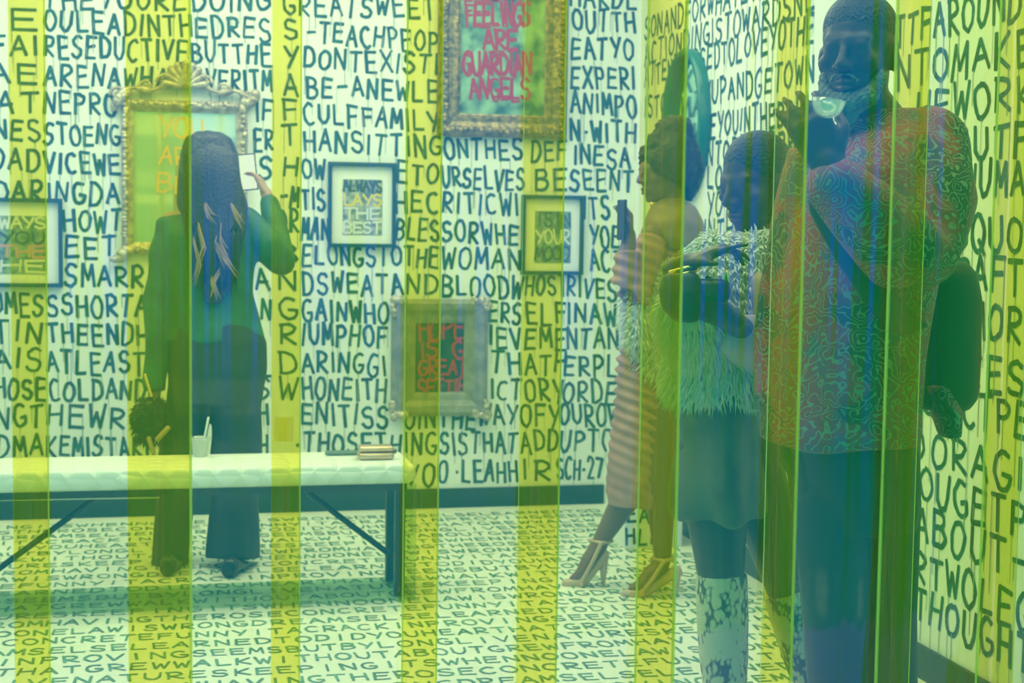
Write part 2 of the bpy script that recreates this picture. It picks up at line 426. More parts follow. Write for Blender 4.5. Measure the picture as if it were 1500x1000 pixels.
# rows of the back wall: (x0, y0, x1, y1, text) in the photograph
ROWS = [
 (60,0,400,0,"THEYOUREDOING"),(412,6,640,12,"GREATSWEET"),(832,-6,936,-2,"HARDL"),
 (-30,36,0,34,"I"),(8,30,62,32,"E"),(62,30,400,44,"OULEADINTHEDRES"),(412,44,440,45,"S"),(446,46,645,62,"-TEACHPEOP"),(836,30,932,34,"OUTTH"),
 (-20,66,60,66,"FAI"),(62,68,400,80,"RESEDUCTIVEBUTTHE"),(412,80,440,82,"Y"),(442,84,645,96,"DONTEXISTI"),(834,72,930,72,"EATYO"),
 (-20,104,60,108,"AE"),(62,108,250,116,"ARENAWHA"),(300,116,400,120,"VERITM"),(412,124,440,126,"A"),(446,126,645,134,"BE-ANEWLE"),(834,112,932,116,"EXPERI"),
 (-10,152,62,150,"AT"),(62,150,172,154,"NEPRO"),(372,160,402,163,"IF"),(410,162,440,164,"F"),(442,165,645,178,"CULFFAMILY"),(834,148,934,156,"ANIMPO"),
 (-12,190,62,192,"NES"),(62,194,178,200,"STOENG"),(370,204,402,206,"ER"),(410,200,440,200,"T"),(442,205,650,214,"HANSITTING"),(648,218,768,220,"ONTHES"),(776,222,832,222,"DEF"),(832,190,934,196,"N.WITH"),(838,226,925,234,"INESA"),
 (-16,234,62,236,"DAD"),(62,238,178,240,"VICEWE"),(376,246,402,248,"S"),(412,244,440,246,"H"),(440,246,478,250,"OW"),(578,252,645,256,"ETO"),(645,258,770,264,"URSELVES"),(780,264,834,262,"BE"),(832,264,930,266,"SEENT"),
 (-10,278,66,280,"DAR"),(66,280,178,284,"INGDA"),(408,286,440,288,"-M"),(440,292,478,292,"TIS"),(576,294,645,296,"HEC"),(645,296,762,300,"RITICWI"),(852,304,895,306,"ITS"),
 (90,324,182,322,"HOWT"),(404,322,440,324,"OR"),(440,334,484,334,"MAN"),(578,336,645,338,"BLES"),(645,338,762,344,"SORWHE"),(862,344,910,348,"YOE"),
 (92,362,174,362,"EET"),(404,370,440,370,"B"),(440,374,590,376,"ELONGSTO"),(590,376,645,378,"THE"),(645,378,766,382,"WOMAN"),(862,382,912,384,"ACT"),
 (92,404,214,406,"SMARR"),(370,404,398,408,"A"),(402,410,440,412,"N"),(440,414,592,418,"DSWEATA"),(592,418,645,418,"ND"),(645,418,768,420,"BLOODW"),(768,418,832,420,"HOST"),(828,420,905,424,"RIVES"),
 (-14,444,66,446,"OMES"),(66,446,218,450,"SSHORTA"),(380,452,400,454,"N"),(404,452,440,452,"G"),(440,454,572,458,"GAINWHO"),(714,456,766,458,"ERS"),(768,458,832,460,"ELF"),(828,458,905,462,"INAW"),
 (-14,484,66,486,"TIN"),(66,488,220,490,"THEENDH"),(404,490,440,490,"R"),(440,490,570,494,"IUMPHOF"),(714,492,766,494,"IEV"),(766,496,832,496,"EME"),(828,494,908,498,"NTAN"),
 (-12,526,66,526,"AIS"),(66,530,214,532,"ATLEAST"),(382,534,400,536,"L"),(404,530,440,530,"D"),(440,530,568,534,"ARINGGI"),(716,530,766,532,"TH"),(766,534,832,532,"ATH"),(824,536,908,538,"ERPL"),
 (-10,568,70,570,"HOSE"),(70,572,216,570,"COLDAND"),(376,568,398,570,"S"),(404,568,440,570,"W"),(440,570,568,572,"HONEITH"),(716,570,766,572,"ICT"),(766,570,828,572,"ORY"),(822,574,906,576,"ORDE"),
 (-8,612,66,608,"NGT"),(66,608,218,612,"HEWRO"),(366,608,398,608,"H"),(438,606,572,610,"ENITISS"),(590,612,700,612,"OINTHE"),(700,608,760,608,"WAY"),(760,606,822,608,"OFY"),(818,606,908,610,"OUROW"),
 (-8,654,66,652,"DMA"),(66,654,250,656,"KEMISTAKES"),(370,650,396,650,"H"),(430,648,590,652,".THOSETH"),(590,650,642,650,"ING"),(642,648,760,650,"SISTHAT"),(760,646,820,646,"ADD"),(818,644,900,644,"UPTO"),
 (592,694,640,694,"YO"),(640,692,658,692,"O"),(664,690,760,690,".LEAHH"),(760,688,812,688,"IR"),(814,686,884,686,"SCH.27"),
]
for (a, b, c, d, t) in ROWS: bk.text(a, b, c, d, 30, t, pb)
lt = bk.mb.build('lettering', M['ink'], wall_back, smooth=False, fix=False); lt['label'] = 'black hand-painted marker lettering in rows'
bk.dm.build('paint_drips', M['drip'], wall_back, smooth=False, fix=False)

rt = Lettering(lambda p: (p.y, p.z), lambda y, z: (WALL_X-EPS, y, z), .0155, nrm=(-1, 0, 0))
pr = lambda px, py: onX(px, py, WALL_X)
VX, VY = 236, 322
def rrow(x0, x1, xr, yr, txt):   # a level row on the right wall, through (xr, yr) in the photograph
    m = (yr-VY)/(xr-VX)
    # letters are even along the wall: step evenly in real distance
    p0, p1 = pr(x0, VY+m*(x0-VX)), pr(x1, VY+m*(x1-VX))
    z = pr(xr, yr).z
    tot = sum(NARROW.get(c, 1) for c in txt); k = 0
    for c in txt:
        cw = NARROW.get(c, 1); t = (k+cw/2)/tot; k += cw
        y = p0.y+(p1.y-p0.y)*t; lw = abs(p1.y-p0.y)/tot*.72*(.5 if c == 'I' else 1)
        hh = .095*rnd(.9, 1.1); dy = rnd(-.006, .006); sk = rnd(-.1, .1)
        for st in FONT.get(c, []):
            pp = [(y-(u-.5+rnd(-.04, .04))*lw-sk*(v-.5)*hh, z+dy+(v-.5+rnd(-.04, .04))*hh) for u, v in st]
            rt.stroke(pp, .0155*rnd(.88, 1.1))
            if random.random() < .75:
                e = min(pp, key=lambda q: q[1]); x = e[0]+rnd(-.004, .004)
                rt.stroke([(x, e[1]), (x, e[1]-rnd(.05, .22))], rnd(.002, .0042), rt.dm)
for r in [
 (944,1140,1070,-5,"SONANDFORWHATEVER"),(944,1195,1080,34,"ACTIONDINGISTOWARDSNE"),(944,1195,1080,72,"ATTENDSESSEDTOLOVEYOTHE"),
 (944,1195,1090,125,"ISTOFYSHOWUPANDGETOWN"),(1040,1200,1090,176,"EYOUINTHEBRINA"),(1035,1200,1090,218,"NTOBETHEBROA"),(1035,1160,1060,258,"LOTHERAND"),(1035,1160,1060,298,"YOTHEMOST"),
 (1030,1160,1060,338,"INTHEIROWN"),(1090,1160,1120,772,"BEST"),
 (1310,1500,1420,18,"TTFAROUND"),(1312,1520,1420,86,"NTOMAKE"),(1340,1520,1420,148,"HEWORK"),(1396,1530,1450,210,"BUTFI"),(1410,1530,1450,262,"HUMAN"),
 (1396,1530,1450,344,"OQUOT"),(1400,1530,1450,404,"PAFTE"),(1420,1530,1450,472,"MORE"),(1412,1540,1460,548,"KESP"),(1385,1540,1450,604,"ECTPED"),
 (1362,1540,1430,676,"ORAGIN"),(1345,1540,1420,735,"OUGETPM"),(1338,1545,1420,795,"ABOUT-O"),(1338,1545,1420,862,"RTWOLEGS"),(1338,1545,1430,925,"THOUGHTS")]:
    rrow(*r)
    if r[3] >= 200 and r[0] > 1300:      # the rows run on behind the man
        m_ = (r[3]-VY)/(r[2]-VX)
        d_ = pr(1226, VY+m_*(1226-VX)).y - pr(r[0]-4, VY+m_*(r[0]-4-VX)).y
        n_ = int(d_/.125)
        if n_ > 0: rrow(1226, r[0]-4, r[2], r[3], "WHODOESACTUALLYSTRIVETODOTHEDEEDS"[(r[3]//7) % 12:][:n_])
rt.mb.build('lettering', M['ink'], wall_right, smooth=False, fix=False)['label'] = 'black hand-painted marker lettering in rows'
rt.dm.build('paint_drips', M['drip'], wall_right, smooth=False, fix=False)

fl = Lettering(lambda p: (p.x, p.y), lambda x, y: (x, y, EPS), .0092, drips=False, nrm=(0, 0, 1))
BITS = ["GREWFROM", "CONCRETE", "PROVING", "NATURES", "LAWISWRONG", "LEARNEDTO", "WALKWITHOUT", "HAVING", "FUNNYIT", "SEEMSBUTBY", "KEEPINGITS", "DREAMS",
        "DIDYOUHEAR", "ABOUT", "THEROSE", "ACRACKIN", "LONGLIVE", "WHENNOONE", "ELSE", "THATGREW"]
y = 2.75; i = 0
while y < WALL_Y-.16:
    x = LEFT_X+.08+rnd(0, .1)
    while x < WALL_X-.12:
        t = BITS[(i*7+3) % len(BITS)]; i += 1
        cw = rnd(.058, .066)
        t = t[:max(0, int((WALL_X-.06-x)/cw))]
        if not t: break
        fl.text2d(x, y, cw, rnd(.062, .070), t)
        x += cw*len(t)
    y += .1125
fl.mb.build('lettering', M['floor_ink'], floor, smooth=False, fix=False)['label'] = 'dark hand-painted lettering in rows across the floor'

# white box in the corner with painted letters
q0, q1 = onZ(914, 803, 0), onZ(1004, 803, 0)
pk = thing('corner_plinth', 'white box with painted letters low in the corner behind the woman in heels', 'plinth', ((q0.x+q1.x)/2, q0.y+.14, 0))
x1p = min(WALL_X-.016, q1.x)
MB().box((q0.x, q0.y, 0), (x1p, q0.y+.28, .40)).build('box', M['wall'], pk, smooth=False, bevel=.004)
pl = Lettering(lambda p: (p.x, p.z), lambda x, z: (x, q0.y-EPS, z), .012)
pp_ = lambda px, py: onY(px, py, q0.y)
pl.text(914, 711, 990, 711, 22, "YLEA", pp_); pl.text(916, 754, 972, 754, 23, "EAH", pp_); pl.text(914, 786, 970, 784, 21, "HLE", pp_)
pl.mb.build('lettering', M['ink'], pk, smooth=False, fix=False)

# ------------------------------------------------------------------ framed pictures on the walls
def pic_rect(x0, y0, x1, y1):
    a = onY(x0, (y0+y1)/2, WALL_Y); b = onY(x1, (y0+y1)/2, WALL_Y)
    t = onY((x0+x1)/2, y0, WALL_Y); c = onY((x0+x1)/2, y1, WALL_Y)
    return a.x, c.z, b.x, t.z
def frame_ring(mb, x0, z0, x1, z1, prof):
    """moulding swept round a rectangle; prof = list of (inset, height off wall)"""
    rings = []
    for (cx, cz, sx, sz) in ((x0, z0, 1, 1), (x1, z0, -1, 1), (x1, z1, -1, -1), (x0, z1, 1, -1)):
        rings.append([Vector((cx+sx*i, WALL_Y-h, cz+sz*i)) for i, h in prof])
    n = len(prof); b = len(mb.v)
    for r in rings: mb.v += r
    for k in range(4):
        k2 = (k+1) % 4
        for j in range(n-1):
            mb.f.append((b+k*n+j, b+k2*n+j, b+k2*n+j+1, b+k*n+j+1))
def black_frame(px, label, art, words):
    x0, z0, x1, z1 = pic_rect(*px)
    t = thing('framed_print', label, 'picture', ((x0+x1)/2, WALL_Y, z0), 'black framed prints on the back wall')
    f = MB(); frame_ring(f, x0, z0, x1, z1, [(0, 0), (0, .030), (.014, .032), (.017, .028), (.017, .003)]); f.build('frame', M['frame_black'], t, smooth=False)
    MB().box((x0+.01, WALL_Y-.008, z0+.01), (x1-.01, WALL_Y-.002, z1-.01)).build('mat_board', M['mat_board'], t, smooth=False)
    W, H = x1-x0, z1-z0
    ax0, ax1, az0, az1 = x0+W*.22, x1-W*.2, z0+H*.15, z1-H*.2
    a = MB().box((ax0, WALL_Y-.011, az0), (ax1, WALL_Y-.007, az1)).build('artwork', art, t, smooth=False)
    for li, (txt, mk, fr) in enumerate(words):
        l = Lettering(None, lambda x, z: (x, WALL_Y-.0118-li*.0002, z), W*.032, drips=False)
        hh = (az1-az0)/len(words)
        l.text2d(ax0+W*.0, az1-hh*(li+1)+hh*.12, (ax1-ax0)/len(txt), hh*.8, txt, jit=.09, wscale=.9, w=W*.032)
        l.mb.build('painted_word', M[mk], a, smooth=False, fix=False)
    return t
black_frame((480, 238, 579, 362), 'small black framed print with white mat and yellow lettered collage, above the bench centre', M['collage'],
            [("ALWAYS", 'art_dark', 0), ("LAYS", 'art_yellow', 0), ("THE", 'art_pale', 0), ("BEST", 'art_pale', 0)])
black_frame((-28, 290, 92, 420), 'black framed print with grey green lettered collage at the left edge of the wall', M['collage_green'],
            [("WAYS", 'art_pale', 0), ("YOU", 'art_dark', 0), ("THE", 'art_pink', 0), ("HE", 'art_pale', 0)])
black_frame((763, 286, 853, 402), 'black framed green print behind the yellow strip right of centre, below the big gold frame', M['collage_green'],
            [("ISIN", 'art_dark', 0), ("YOUR", 'art_pale', 0), ("MOOD", 'art_dark', 0)])

# large gold frame with the red words
x0, z0, x1, z1 = pic_rect(641, -95, 830, 202)
t = thing('gold_framed_painting', 'large ornate gold frame around a green painting with dripping red words, high on the wall', 'painting', ((x0+x1)/2, WALL_Y, z0))
fw = .108
f = MB(); frame_ring(f, x0, z0, x1, z1, [(0, 0), (0, .03), (.015, .05), (.035, .052), (.05, .04), (.07, .032), (.09, .034), (.10, .022), (fw, .018), (fw, .004)])
fo = f.build('frame', M['gold'], t, smooth=False)
o_ = MB()
def leafy(o_, a, b, n, r, off):
    for k in range(n):
        u = (k+.5)/n; p = Vector(a)*(1-u)+Vector(b)*u
        o_.ell(p+Vector((rnd(-1, 1)*r*.4, -off-rnd(0, r*.4), rnd(-1, 1)*r*.4)), (r*rnd(.7, 1.2), r*rnd(.5, .8), r*rnd(.6, 1.1)), n=7, m=5)
for (a, b, n) in (((x0+.03, WALL_Y, z0+.03), (x1-.03, WALL_Y, z0+.03), 20), ((x0+.03, WALL_Y, z0+.03), (x0+.03, WALL_Y, z1-.03), 34), ((x1-.03, WALL_Y, z0+.03), (x1-.03, WALL_Y, z1-.03), 34), ((x0+.03, WALL_Y, z1-.03), (x1-.03, WALL_Y, z1-.03), 20)):
    leafy(o_, a, b, n, .017, .048)
for (a, b, n) in (((x0+fw-.02, WALL_Y, z0+fw-.02), (x1-fw+.02, WALL_Y, z0+fw-.02), 34), ((x0+fw-.02, WALL_Y, z0+fw-.02), (x0+fw-.02, WALL_Y, z1-fw+.02), 60), ((x1-fw+.02, WALL_Y, z0+fw-.02), (x1-fw+.02, WALL_Y, z1-fw+.02), 60)):
    leafy(o_, a, b, n, .007, .03)
o_.build('carved_leaves', M['gold'], fo)
cv = MB().box((x0+fw-.005, WALL_Y-.012, z0+fw-.005), (x1-fw+.005, WALL_Y-.004, z1-fw+.005)).build('canvas', M['canvas_green'], t, smooth=False)
rd = Lettering(lambda p: (p.x, p.z), lambda x, z: (x, WALL_Y-.0135, z), .0125)
for (a, b, c, h, s_) in ((700, -12, 764, 26, "YOUR"), (680, 20, 776, 34, "FEELINGS"), (706, 58, 758, 30, "ARE"), (676, 94, 778, 32, "GUARDIAN"), (686, 130, 776, 30, "ANGELS")):
    rd.text(a, b, c, b, h, s_, pb, wscale=.9)
    rd.text(a+1, b+1, c+1, b+1, h, s_, pb, wscale=.88)
rd.mb.build('painted_words', M['red'], cv, smooth=False, fix=False)

# weathered grey frame, low on the wall
x0, z0, x1, z1 = pic_rect(569, 434, 716, 612)
t = thing('grey_framed_painting', 'weathered grey frame with gilt corners around a dark painting with red words', 'painting', ((x0+x1)/2, WALL_Y, z0))
fw = .125
f = MB(); frame_ring(f, x0+.012, z0+.012, x1-.012, z1-.012, [(0, 0), (0, .03), (.02, .045), (.05, .04), (.075, .025), (.10, .022), (fw-.012, .018), (fw-.012, .004)])
fo = f.build('frame', M['pewter'], t, smooth=False)
cr = MB()
for (cx, cz, sx, sz) in ((x0, z0, 1, 1), (x1, z0, -1, 1), (x0, z1, 1, -1), (x1, z1, -1, -1)):
    for k in range(16):
        a_ = rnd(0, .085); w_ = rnd(0, .02)+.01
        px_, pz_ = (a_, w_) if k % 2 else (w_, a_)
        cr.ell((cx+sx*px_, WALL_Y-.036-rnd(0, .012), cz+sz*pz_), (rnd(.012, .02), rnd(.008, .014), rnd(.012, .02)), n=8, m=5)
cr.build('corner_leaves', M['pale_gold'], fo)['label'] = 'pale gilt corner leaves'
cv = MB().box((x0+fw-.004, WALL_Y-.012, z0+fw-.004), (x1-fw+.004, WALL_Y-.004, z1-fw+.004)).build('canvas', M['canvas_dark'], t, smooth=False)
rd = Lettering(lambda p: (p.x, p.z), lambda x, z: (x, WALL_Y-.0135, z), .013, drips=False)
for (a, b, c, h, s_) in ((612, 482, 680, 30, "HOPE"), (614, 512, 680, 26, "IS G"), (612, 538, 684, 22, "GREAT"), (610, 566, 684, 24, "SETTIE")):
    rd.text(a, b, c, b, h, s_, pb, wscale=.9)
rd.mb.build('painted_words', M['red'], cv, smooth=False, fix=False)

# ornate mirror on the back wall
x0, z0, x1, z1 = pic_rect(178, 148, 362, 372)
t = thing('ornate_mirror', 'pale gilt ornate mirror with yellow words in front of the long haired woman', 'mirror', ((x0+x1)/2, WALL_Y, z0))
f = MB(); frame_ring(f, x0, z0, x1, z1, [(0, 0), (0, .02), (.012, .034), (.03, .036), (.042, .026), (.052, .022), (.052, .003)])
fo = f.build('frame', M['pale_gold'], t, smooth=False)
sc = MB()
for (a, b, n) in (((x0+.018, WALL_Y, z0), (x0+.018, WALL_Y, z1), 40), ((x1-.018, WALL_Y, z0), (x1-.018, WALL_Y, z1), 40), ((x0, WALL_Y, z0+.018), (x1, WALL_Y, z0+.018), 30), ((x0, WALL_Y, z1-.018), (x1, WALL_Y, z1-.018), 30)):
    leafy(sc, a, b, n, .016, .03)
mxx = (x0+x1)/2
for sgn in (-1, 1):      # scrolls climbing to the crest
    pts = []
    for k in range(22):
        u = k/21; pts.append((mxx+sgn*(.30*(1-u)), WALL_Y-.03, z1-.005+.05*math.sin(u*math.pi*1.0)+.06*u*u+.02*math.sin(u*9)))
    sc.tube(pts, [.014+.006*math.sin(k*.9) for k in range(22)], 8)
    for (sx, sz, sr) in ((.29, .02, .035), (.17, .055, .03), (.09, .085, .03)):
        sp_ = [(mxx+sgn*(sx+sr*(1-k/16)*math.cos(k*.7)), WALL_Y-.035, z1+sz+sr*(1-k/16)*math.sin(k*.7)) for k in range(14)]
        sc.tube(sp_, [.009*(1-k/20) for k in range(14)], 7)
    for (cx, cz) in ((x0 if sgn < 0 else x1, z1), (x0 if sgn < 0 else x1, z0)):
        leafy(sc, (cx-.03, WALL_Y, cz-.03), (cx+.03, WALL_Y, cz+.03), 9, .024, .034)
for k in range(9):       # crest shell
    a_ = math.pi*(k/8)
    sc.tube([(mxx, WALL_Y-.035, z1+.06), (mxx+.085*math.cos(a_), WALL_Y-.045, z1+.075+.085*math.sin(a_))], [.012, .017], 7)
sc.build('carved_scrolls', M['pale_gold'], fo)
gl = MB().box((x0+.045, WALL_Y-.008, z0+.045), (x1-.045, WALL_Y-.003, z1-.045)).build('mirror_glass', M['mirror'], t, smooth=False)
ym = Lettering(lambda p: (p.x, p.z), lambda x, z: (x, WALL_Y-.0095, z), .012, drips=False)
for (a, b, c, h, s_) in ((232, 186, 300, 30, "YOU"), (232, 226, 300, 26, "ARE"), (228, 268, 330, 26, "BEAU")):
    ym.text(a, b, c, b+4, h, s_, pb, wscale=.85)
ym.mb.build('painted_words', M['yellow_ink'], gl, smooth=False, fix=False)

# oval mirror on the right wall
e0, e1 = onX(984, 175, WALL_X), onX(1042, 175, WALL_X)
cy_, ry_ = (e0.y+e1.y)/2, abs(e0.y-e1.y)/2
zt, zb = onX(1014, 72, WALL_X).z, onX(1014, 292, WALL_X).z
cz_, rz_ = (zt+zb)/2, (zt-zb)/2
t = thing('oval_mirror', 'tall oval mirror on the right wall seen edge on, beside the curly haired head', 'mirror', (WALL_X, cy_, zb))
fr = MB(); rg = []
NE = 40
for k in range(NE):
    a_ = 2*math.pi*k/NE; c_, s_ = math.cos(a_), math.sin(a_)
    rg.append([Vector((WALL_X-h, cy_+(ry_-i)*c_, cz_+(rz_-i)*s_)) for i, h in ((0, 0), (0, .045), (.012, .055), (.028, .05), (.032, .01))])
b = 0
for r in rg: fr.v += r
for k in range(NE):
    k2 = (k+1) % NE
    for j in range(4): fr.f.append((k*5+j, k2*5+j, k2*5+j+1, k*5+j+1))
M['green_frame'] = mat('dark_green_lacquer', (0.02, 0.16, 0.10), 0.25)
fr.build('frame', M['green_frame'], t)
gm = MB(); gm.add([(WALL_X-.012, cy_+(ry_-.03)*math.cos(2*math.pi*k/NE), cz_+(rz_-.03)*math.sin(2*math.pi*k/NE)) for k in range(NE)] + [(WALL_X-.004, cy_+(ry_-.03)*math.cos(2*math.pi*k/NE), cz_+(rz_-.03)*math.sin(2*math.pi*k/NE)) for k in range(NE)],
   [tuple(range(NE)), tuple(range(2*NE-1, NE-1, -1))]+[(k, (k+1) % NE, NE+(k+1) % NE, NE+k) for k in range(NE)])
M['green_mirror'] = mat('green_tinted_mirror', (0.45, 0.85, 0.62), 0.06, 1.0)
gm.build('mirror_glass', M['green_mirror'], t, smooth=False)

# ------------------------------------------------------------------ the bench
BZ = .495
pf = onZ(609, 879, 0); pbk = onZ(590, 838, 0)
bx1 = pf.x; by0 = pf.y; by1 = min(pbk.y, by0+.35); bx0 = -1.62
M['quilt'] = mat('white_quilted_vinyl', (0.84, 0.88, 0.86), 0.45)
nt = M['quilt'].node_tree
vo = nt.nodes.new('ShaderNodeTexVoronoi'); vo.inputs['Scale'].default_value = 12; vo.feature = 'DISTANCE_TO_EDGE'; vo.inputs['Randomness'].default_value = 0.25
tcn = nt.nodes.new('ShaderNodeTexCoord'); nt.links.new(tcn.outputs['Object'], vo.inputs['Vector'])
bp = nt.nodes.new('ShaderNodeBump'); bp.inputs['Strength'].default_value = .9; bp.inputs['Distance'].default_value = .03
nt.links.new(vo.outputs['Distance'], bp.inputs['Height']); nt.links.new(bp.outputs[0], nt.nodes['Principled BSDF'].inputs['Normal'])
M['acrylic'] = strip_mat('clear_green_acrylic', (0.80, 0.91, 0.80), .02, .05, (0.15, 0.40, 0.22), .06)
bn = thing('bench', 'long white quilted bench with black folding legs and a clear green acrylic surround', 'bench', ((bx0+bx1)/2, (by0+by1)/2, 0))
MB().box((bx0, by0, BZ-.075), (bx1, by1, BZ)).build('seat', M['quilt'], bn, bevel=.03)
MB().box((bx1-.012, by0+.005, .008), (bx1, by1-.005, BZ-.075)).build('side_panel', M['acrylic'], bn, smooth=False)['label'] = 'clear green acrylic end panel'
MB().box((bx0, by0+.005, 0), (bx1, by1-.005, .008)).build('base_panel', M['acrylic'], bn, smooth=False)['label'] = 'clear green acrylic panel on the floor'
MB().box((bx0+.03, by0+.03, BZ-.10), (bx1-.03, by1-.03, BZ-.075)).build('under_frame', M['black'], bn, smooth=False)
lx = onY(571, 780, by1-.04).x
for xx in (lx, bx0+.12):
    for yy in (by0+.07, by1-.06):
        MB().box((xx-.018, yy-.018, .008), (xx+.018, yy+.018, BZ-.10)).build('leg', M['black'], bn, smooth=False)
b0, b1 = onY(452, 722, (by0+by1)/2), onY(566, 808, (by0+by1)/2)
MB().tube([b0, b1], .011, 8).build('brace', M['black'], bn)
b0, b1 = onY(150, 722, (by0+by1)/2), onY(-20, 846, (by0+by1)/2)
MB().tube([b0, b1], .011, 8).build('brace', M['black'], bn)
b0, b1 = onY(-60, 733, by0+.12), onY(232, 728, by0+.12)
M['steel'] = mat('pale_steel', (0.75, 0.72, 0.6), .35, .6)
MB().tube([b0, b1], .004, 8).build('stretcher', M['steel'], bn)

# things on the bench
def onbench(px, py): return onZ(px, py, BZ)
c = onbench(293, 668)
M['cup'] = strip_mat('clear_plastic_cup', (0.92, 0.94, 0.92), .15, .12, (.7, .75, .72), .35)
cu = thing('drink_cup', 'clear plastic cup with a straw on the bench before the long haired woman', 'cup', c)
MB().lathe(c, [(.026, 0), (.031, .05), (.034, .064), (.037, .066), (.037, .070), (.034, .070), (.030, .05), (.025, .004)]).build('cup_body', M['cup'], cu)
MB().tube([c+Vector((.005, 0, .01)), c+Vector((.03, .0, .14))], .004, 8).build('straw', M['mat_board'], cu)
c = onbench(552, 673)
M['rose_gold'] = mat('rose_gold', (0.72, 0.50, 0.36), .28, .75, bump=.2, bscale=90)
bxm = thing('gold_box', 'small shiny rose gold box purse at the right end of the bench', 'purse', c)
MB().box(c+Vector((-.068, -.02, 0)), c+Vector((.062, .06, .028))).build('body', M['rose_gold'], bxm, bevel=.012)
MB().box(c+Vector((-.066, -.018, .030)), c+Vector((.060, .058, .050))).build('lid', M['rose_gold'], bxm, bevel=.009)
MB().ell(c+Vector((.064, .0, .03)), (.010, .008, .010)).build('clasp', M['gold'], bxm)
c = onbench(502, 666)
M['grey_slab'] = mat('grey_green_case', (0.10, 0.16, 0.14), .4)
sg = thing('phone_case', 'dark flat case lying on the bench beside the rose gold box', 'case', c)
MB().box(c+Vector((-.062, -.02, 0)), c+Vector((.055, .04, .012))).build('body', M['grey_slab'], sg, bevel=.004)
# ------------------------------------------------------------------ people
M['skin_dark'] = mat('dark_brown_skin', (0.055, 0.033, 0.024), .42, spec=.4)
M['skin_deep'] = mat('deep_brown_skin', (0.075, 0.042, 0.030), .42, spec=.4)
M['skin_brown'] = mat('brown_skin', (0.20, 0.11, 0.075), .45, spec=.4)
M['skin_tan'] = mat('tan_skin', (0.42, 0.26, 0.18), .5, spec=.4)
M['hair_black'] = mat('black_hair', (0.010, 0.009, 0.010), .5, bump=.8, bscale=130)
M['hair_long'] = mat('dark_long_hair', (0.020, 0.020, 0.028), .38, bump=.4, bscale=80)
M['hair_caramel'] = mat('caramel_hair', (0.40, 0.24, 0.13), .45)
M['beard'] = mat('grey_beard', (0.27, 0.27, 0.25), .7, bump=1.0, bscale=150, color2=(0.14, 0.14, 0.13), scale=60)
M['eye'] = mat('eye_white', (0.28, 0.28, 0.27), .25)
M['iris'] = mat('dark_iris', (0.015, 0.01, 0.008), .15)
M['lip'] = mat('lip', (0.17, 0.07, 0.06), .4)
M['coat'] = mat('hazed_black_coat', (0.025, 0.14, 0.09), .6, vary=.4, scale=9)  # black coat lifted towards green to imitate distance haze
M['trousers_black'] = mat('black_trousers', (0.02, 0.03, 0.035), .6, vary=.4, scale=7)
M['trousers_man'] = mat('dark_trousers', (0.012, 0.018, 0.020), .6, vary=.3, scale=6)
M['leather'] = mat('black_leather', (0.012, 0.014, 0.014), .32, bump=.2, bscale=60)
M['nylon'] = mat('dark_nylon', (0.012, 0.022, 0.020), .55)
M['mauve'] = mat('mauve_jersey', (0.44, 0.22, 0.19), .55, vary=.25, scale=12)
M['fur'] = mat('white_fur', (0.84, 0.84, 0.76), .8)
M['fur_lilac'] = mat('lilac_peach_fabric', (0.42, 0.34, 0.46), .7, color2=(0.55, 0.38, 0.26), scale=7)
M['skirt'] = mat('olive_black_skirt', (0.11, 0.11, 0.04), .55, vary=.5, scale=8)
M['sandal'] = mat('nude_sandal', (0.55, 0.38, 0.24), .35)
M['brown_wrap'] = mat('brown_satin_wrap', (0.30, 0.20, 0.12), .45, vary=.3, scale=9)
M['screen'] = mat('phone_screen', (0.05, 0.06, 0.07), .1, emit=(0.80, 0.90, 1.0), estr=1.1)
M['brass'] = mat('gold_metal', (0.85, 0.62, 0.22), .22, .95)
M['snake'] = mat('snakeskin', (0.48, 0.46, 0.38), .45, bump=.2, bscale=120)
nt = M['snake'].node_tree
tcn = nt.nodes.new('ShaderNodeTexCoord'); mp = nt.nodes.new('ShaderNodeMapping'); mp.inputs['Scale'].default_value = (1.4, 1.4, .8)
vo = nt.nodes.new('ShaderNodeTexVoronoi'); vo.inputs['Scale'].default_value = 70
nz = nt.nodes.new('ShaderNodeTexNoise'); nz.inputs['Scale'].default_value = 16; nz.inputs['Detail'].default_value = 1
ad = nt.nodes.new('ShaderNodeMath'); ad.operation = 'MULTIPLY_ADD'; ad.inputs[1].default_value = .45
cr_ = nt.nodes.new('ShaderNodeValToRGB'); cr_.color_ramp.elements[0].position = .72; cr_.color_ramp.elements[1].position = .86
cr_.color_ramp.elements[0].color = (.66, .58, .36, 1); cr_.color_ramp.elements[1].color = (.07, .075, .07, 1)
nt.links.new(tcn.outputs['Object'], mp.inputs[0]); nt.links.new(mp.outputs[0], vo.inputs['Vector']); nt.links.new(mp.outputs[0], nz.inputs['Vector'])
nt.links.new(vo.outputs['Distance'], ad.inputs[0]); nt.links.new(nz.outputs['Fac'], ad.inputs[2]); nt.links.new(ad.outputs[0], cr_.inputs[0])
nt.links.new(cr_.outputs[0], nt.nodes['Principled BSDF'].inputs['Base Color'])
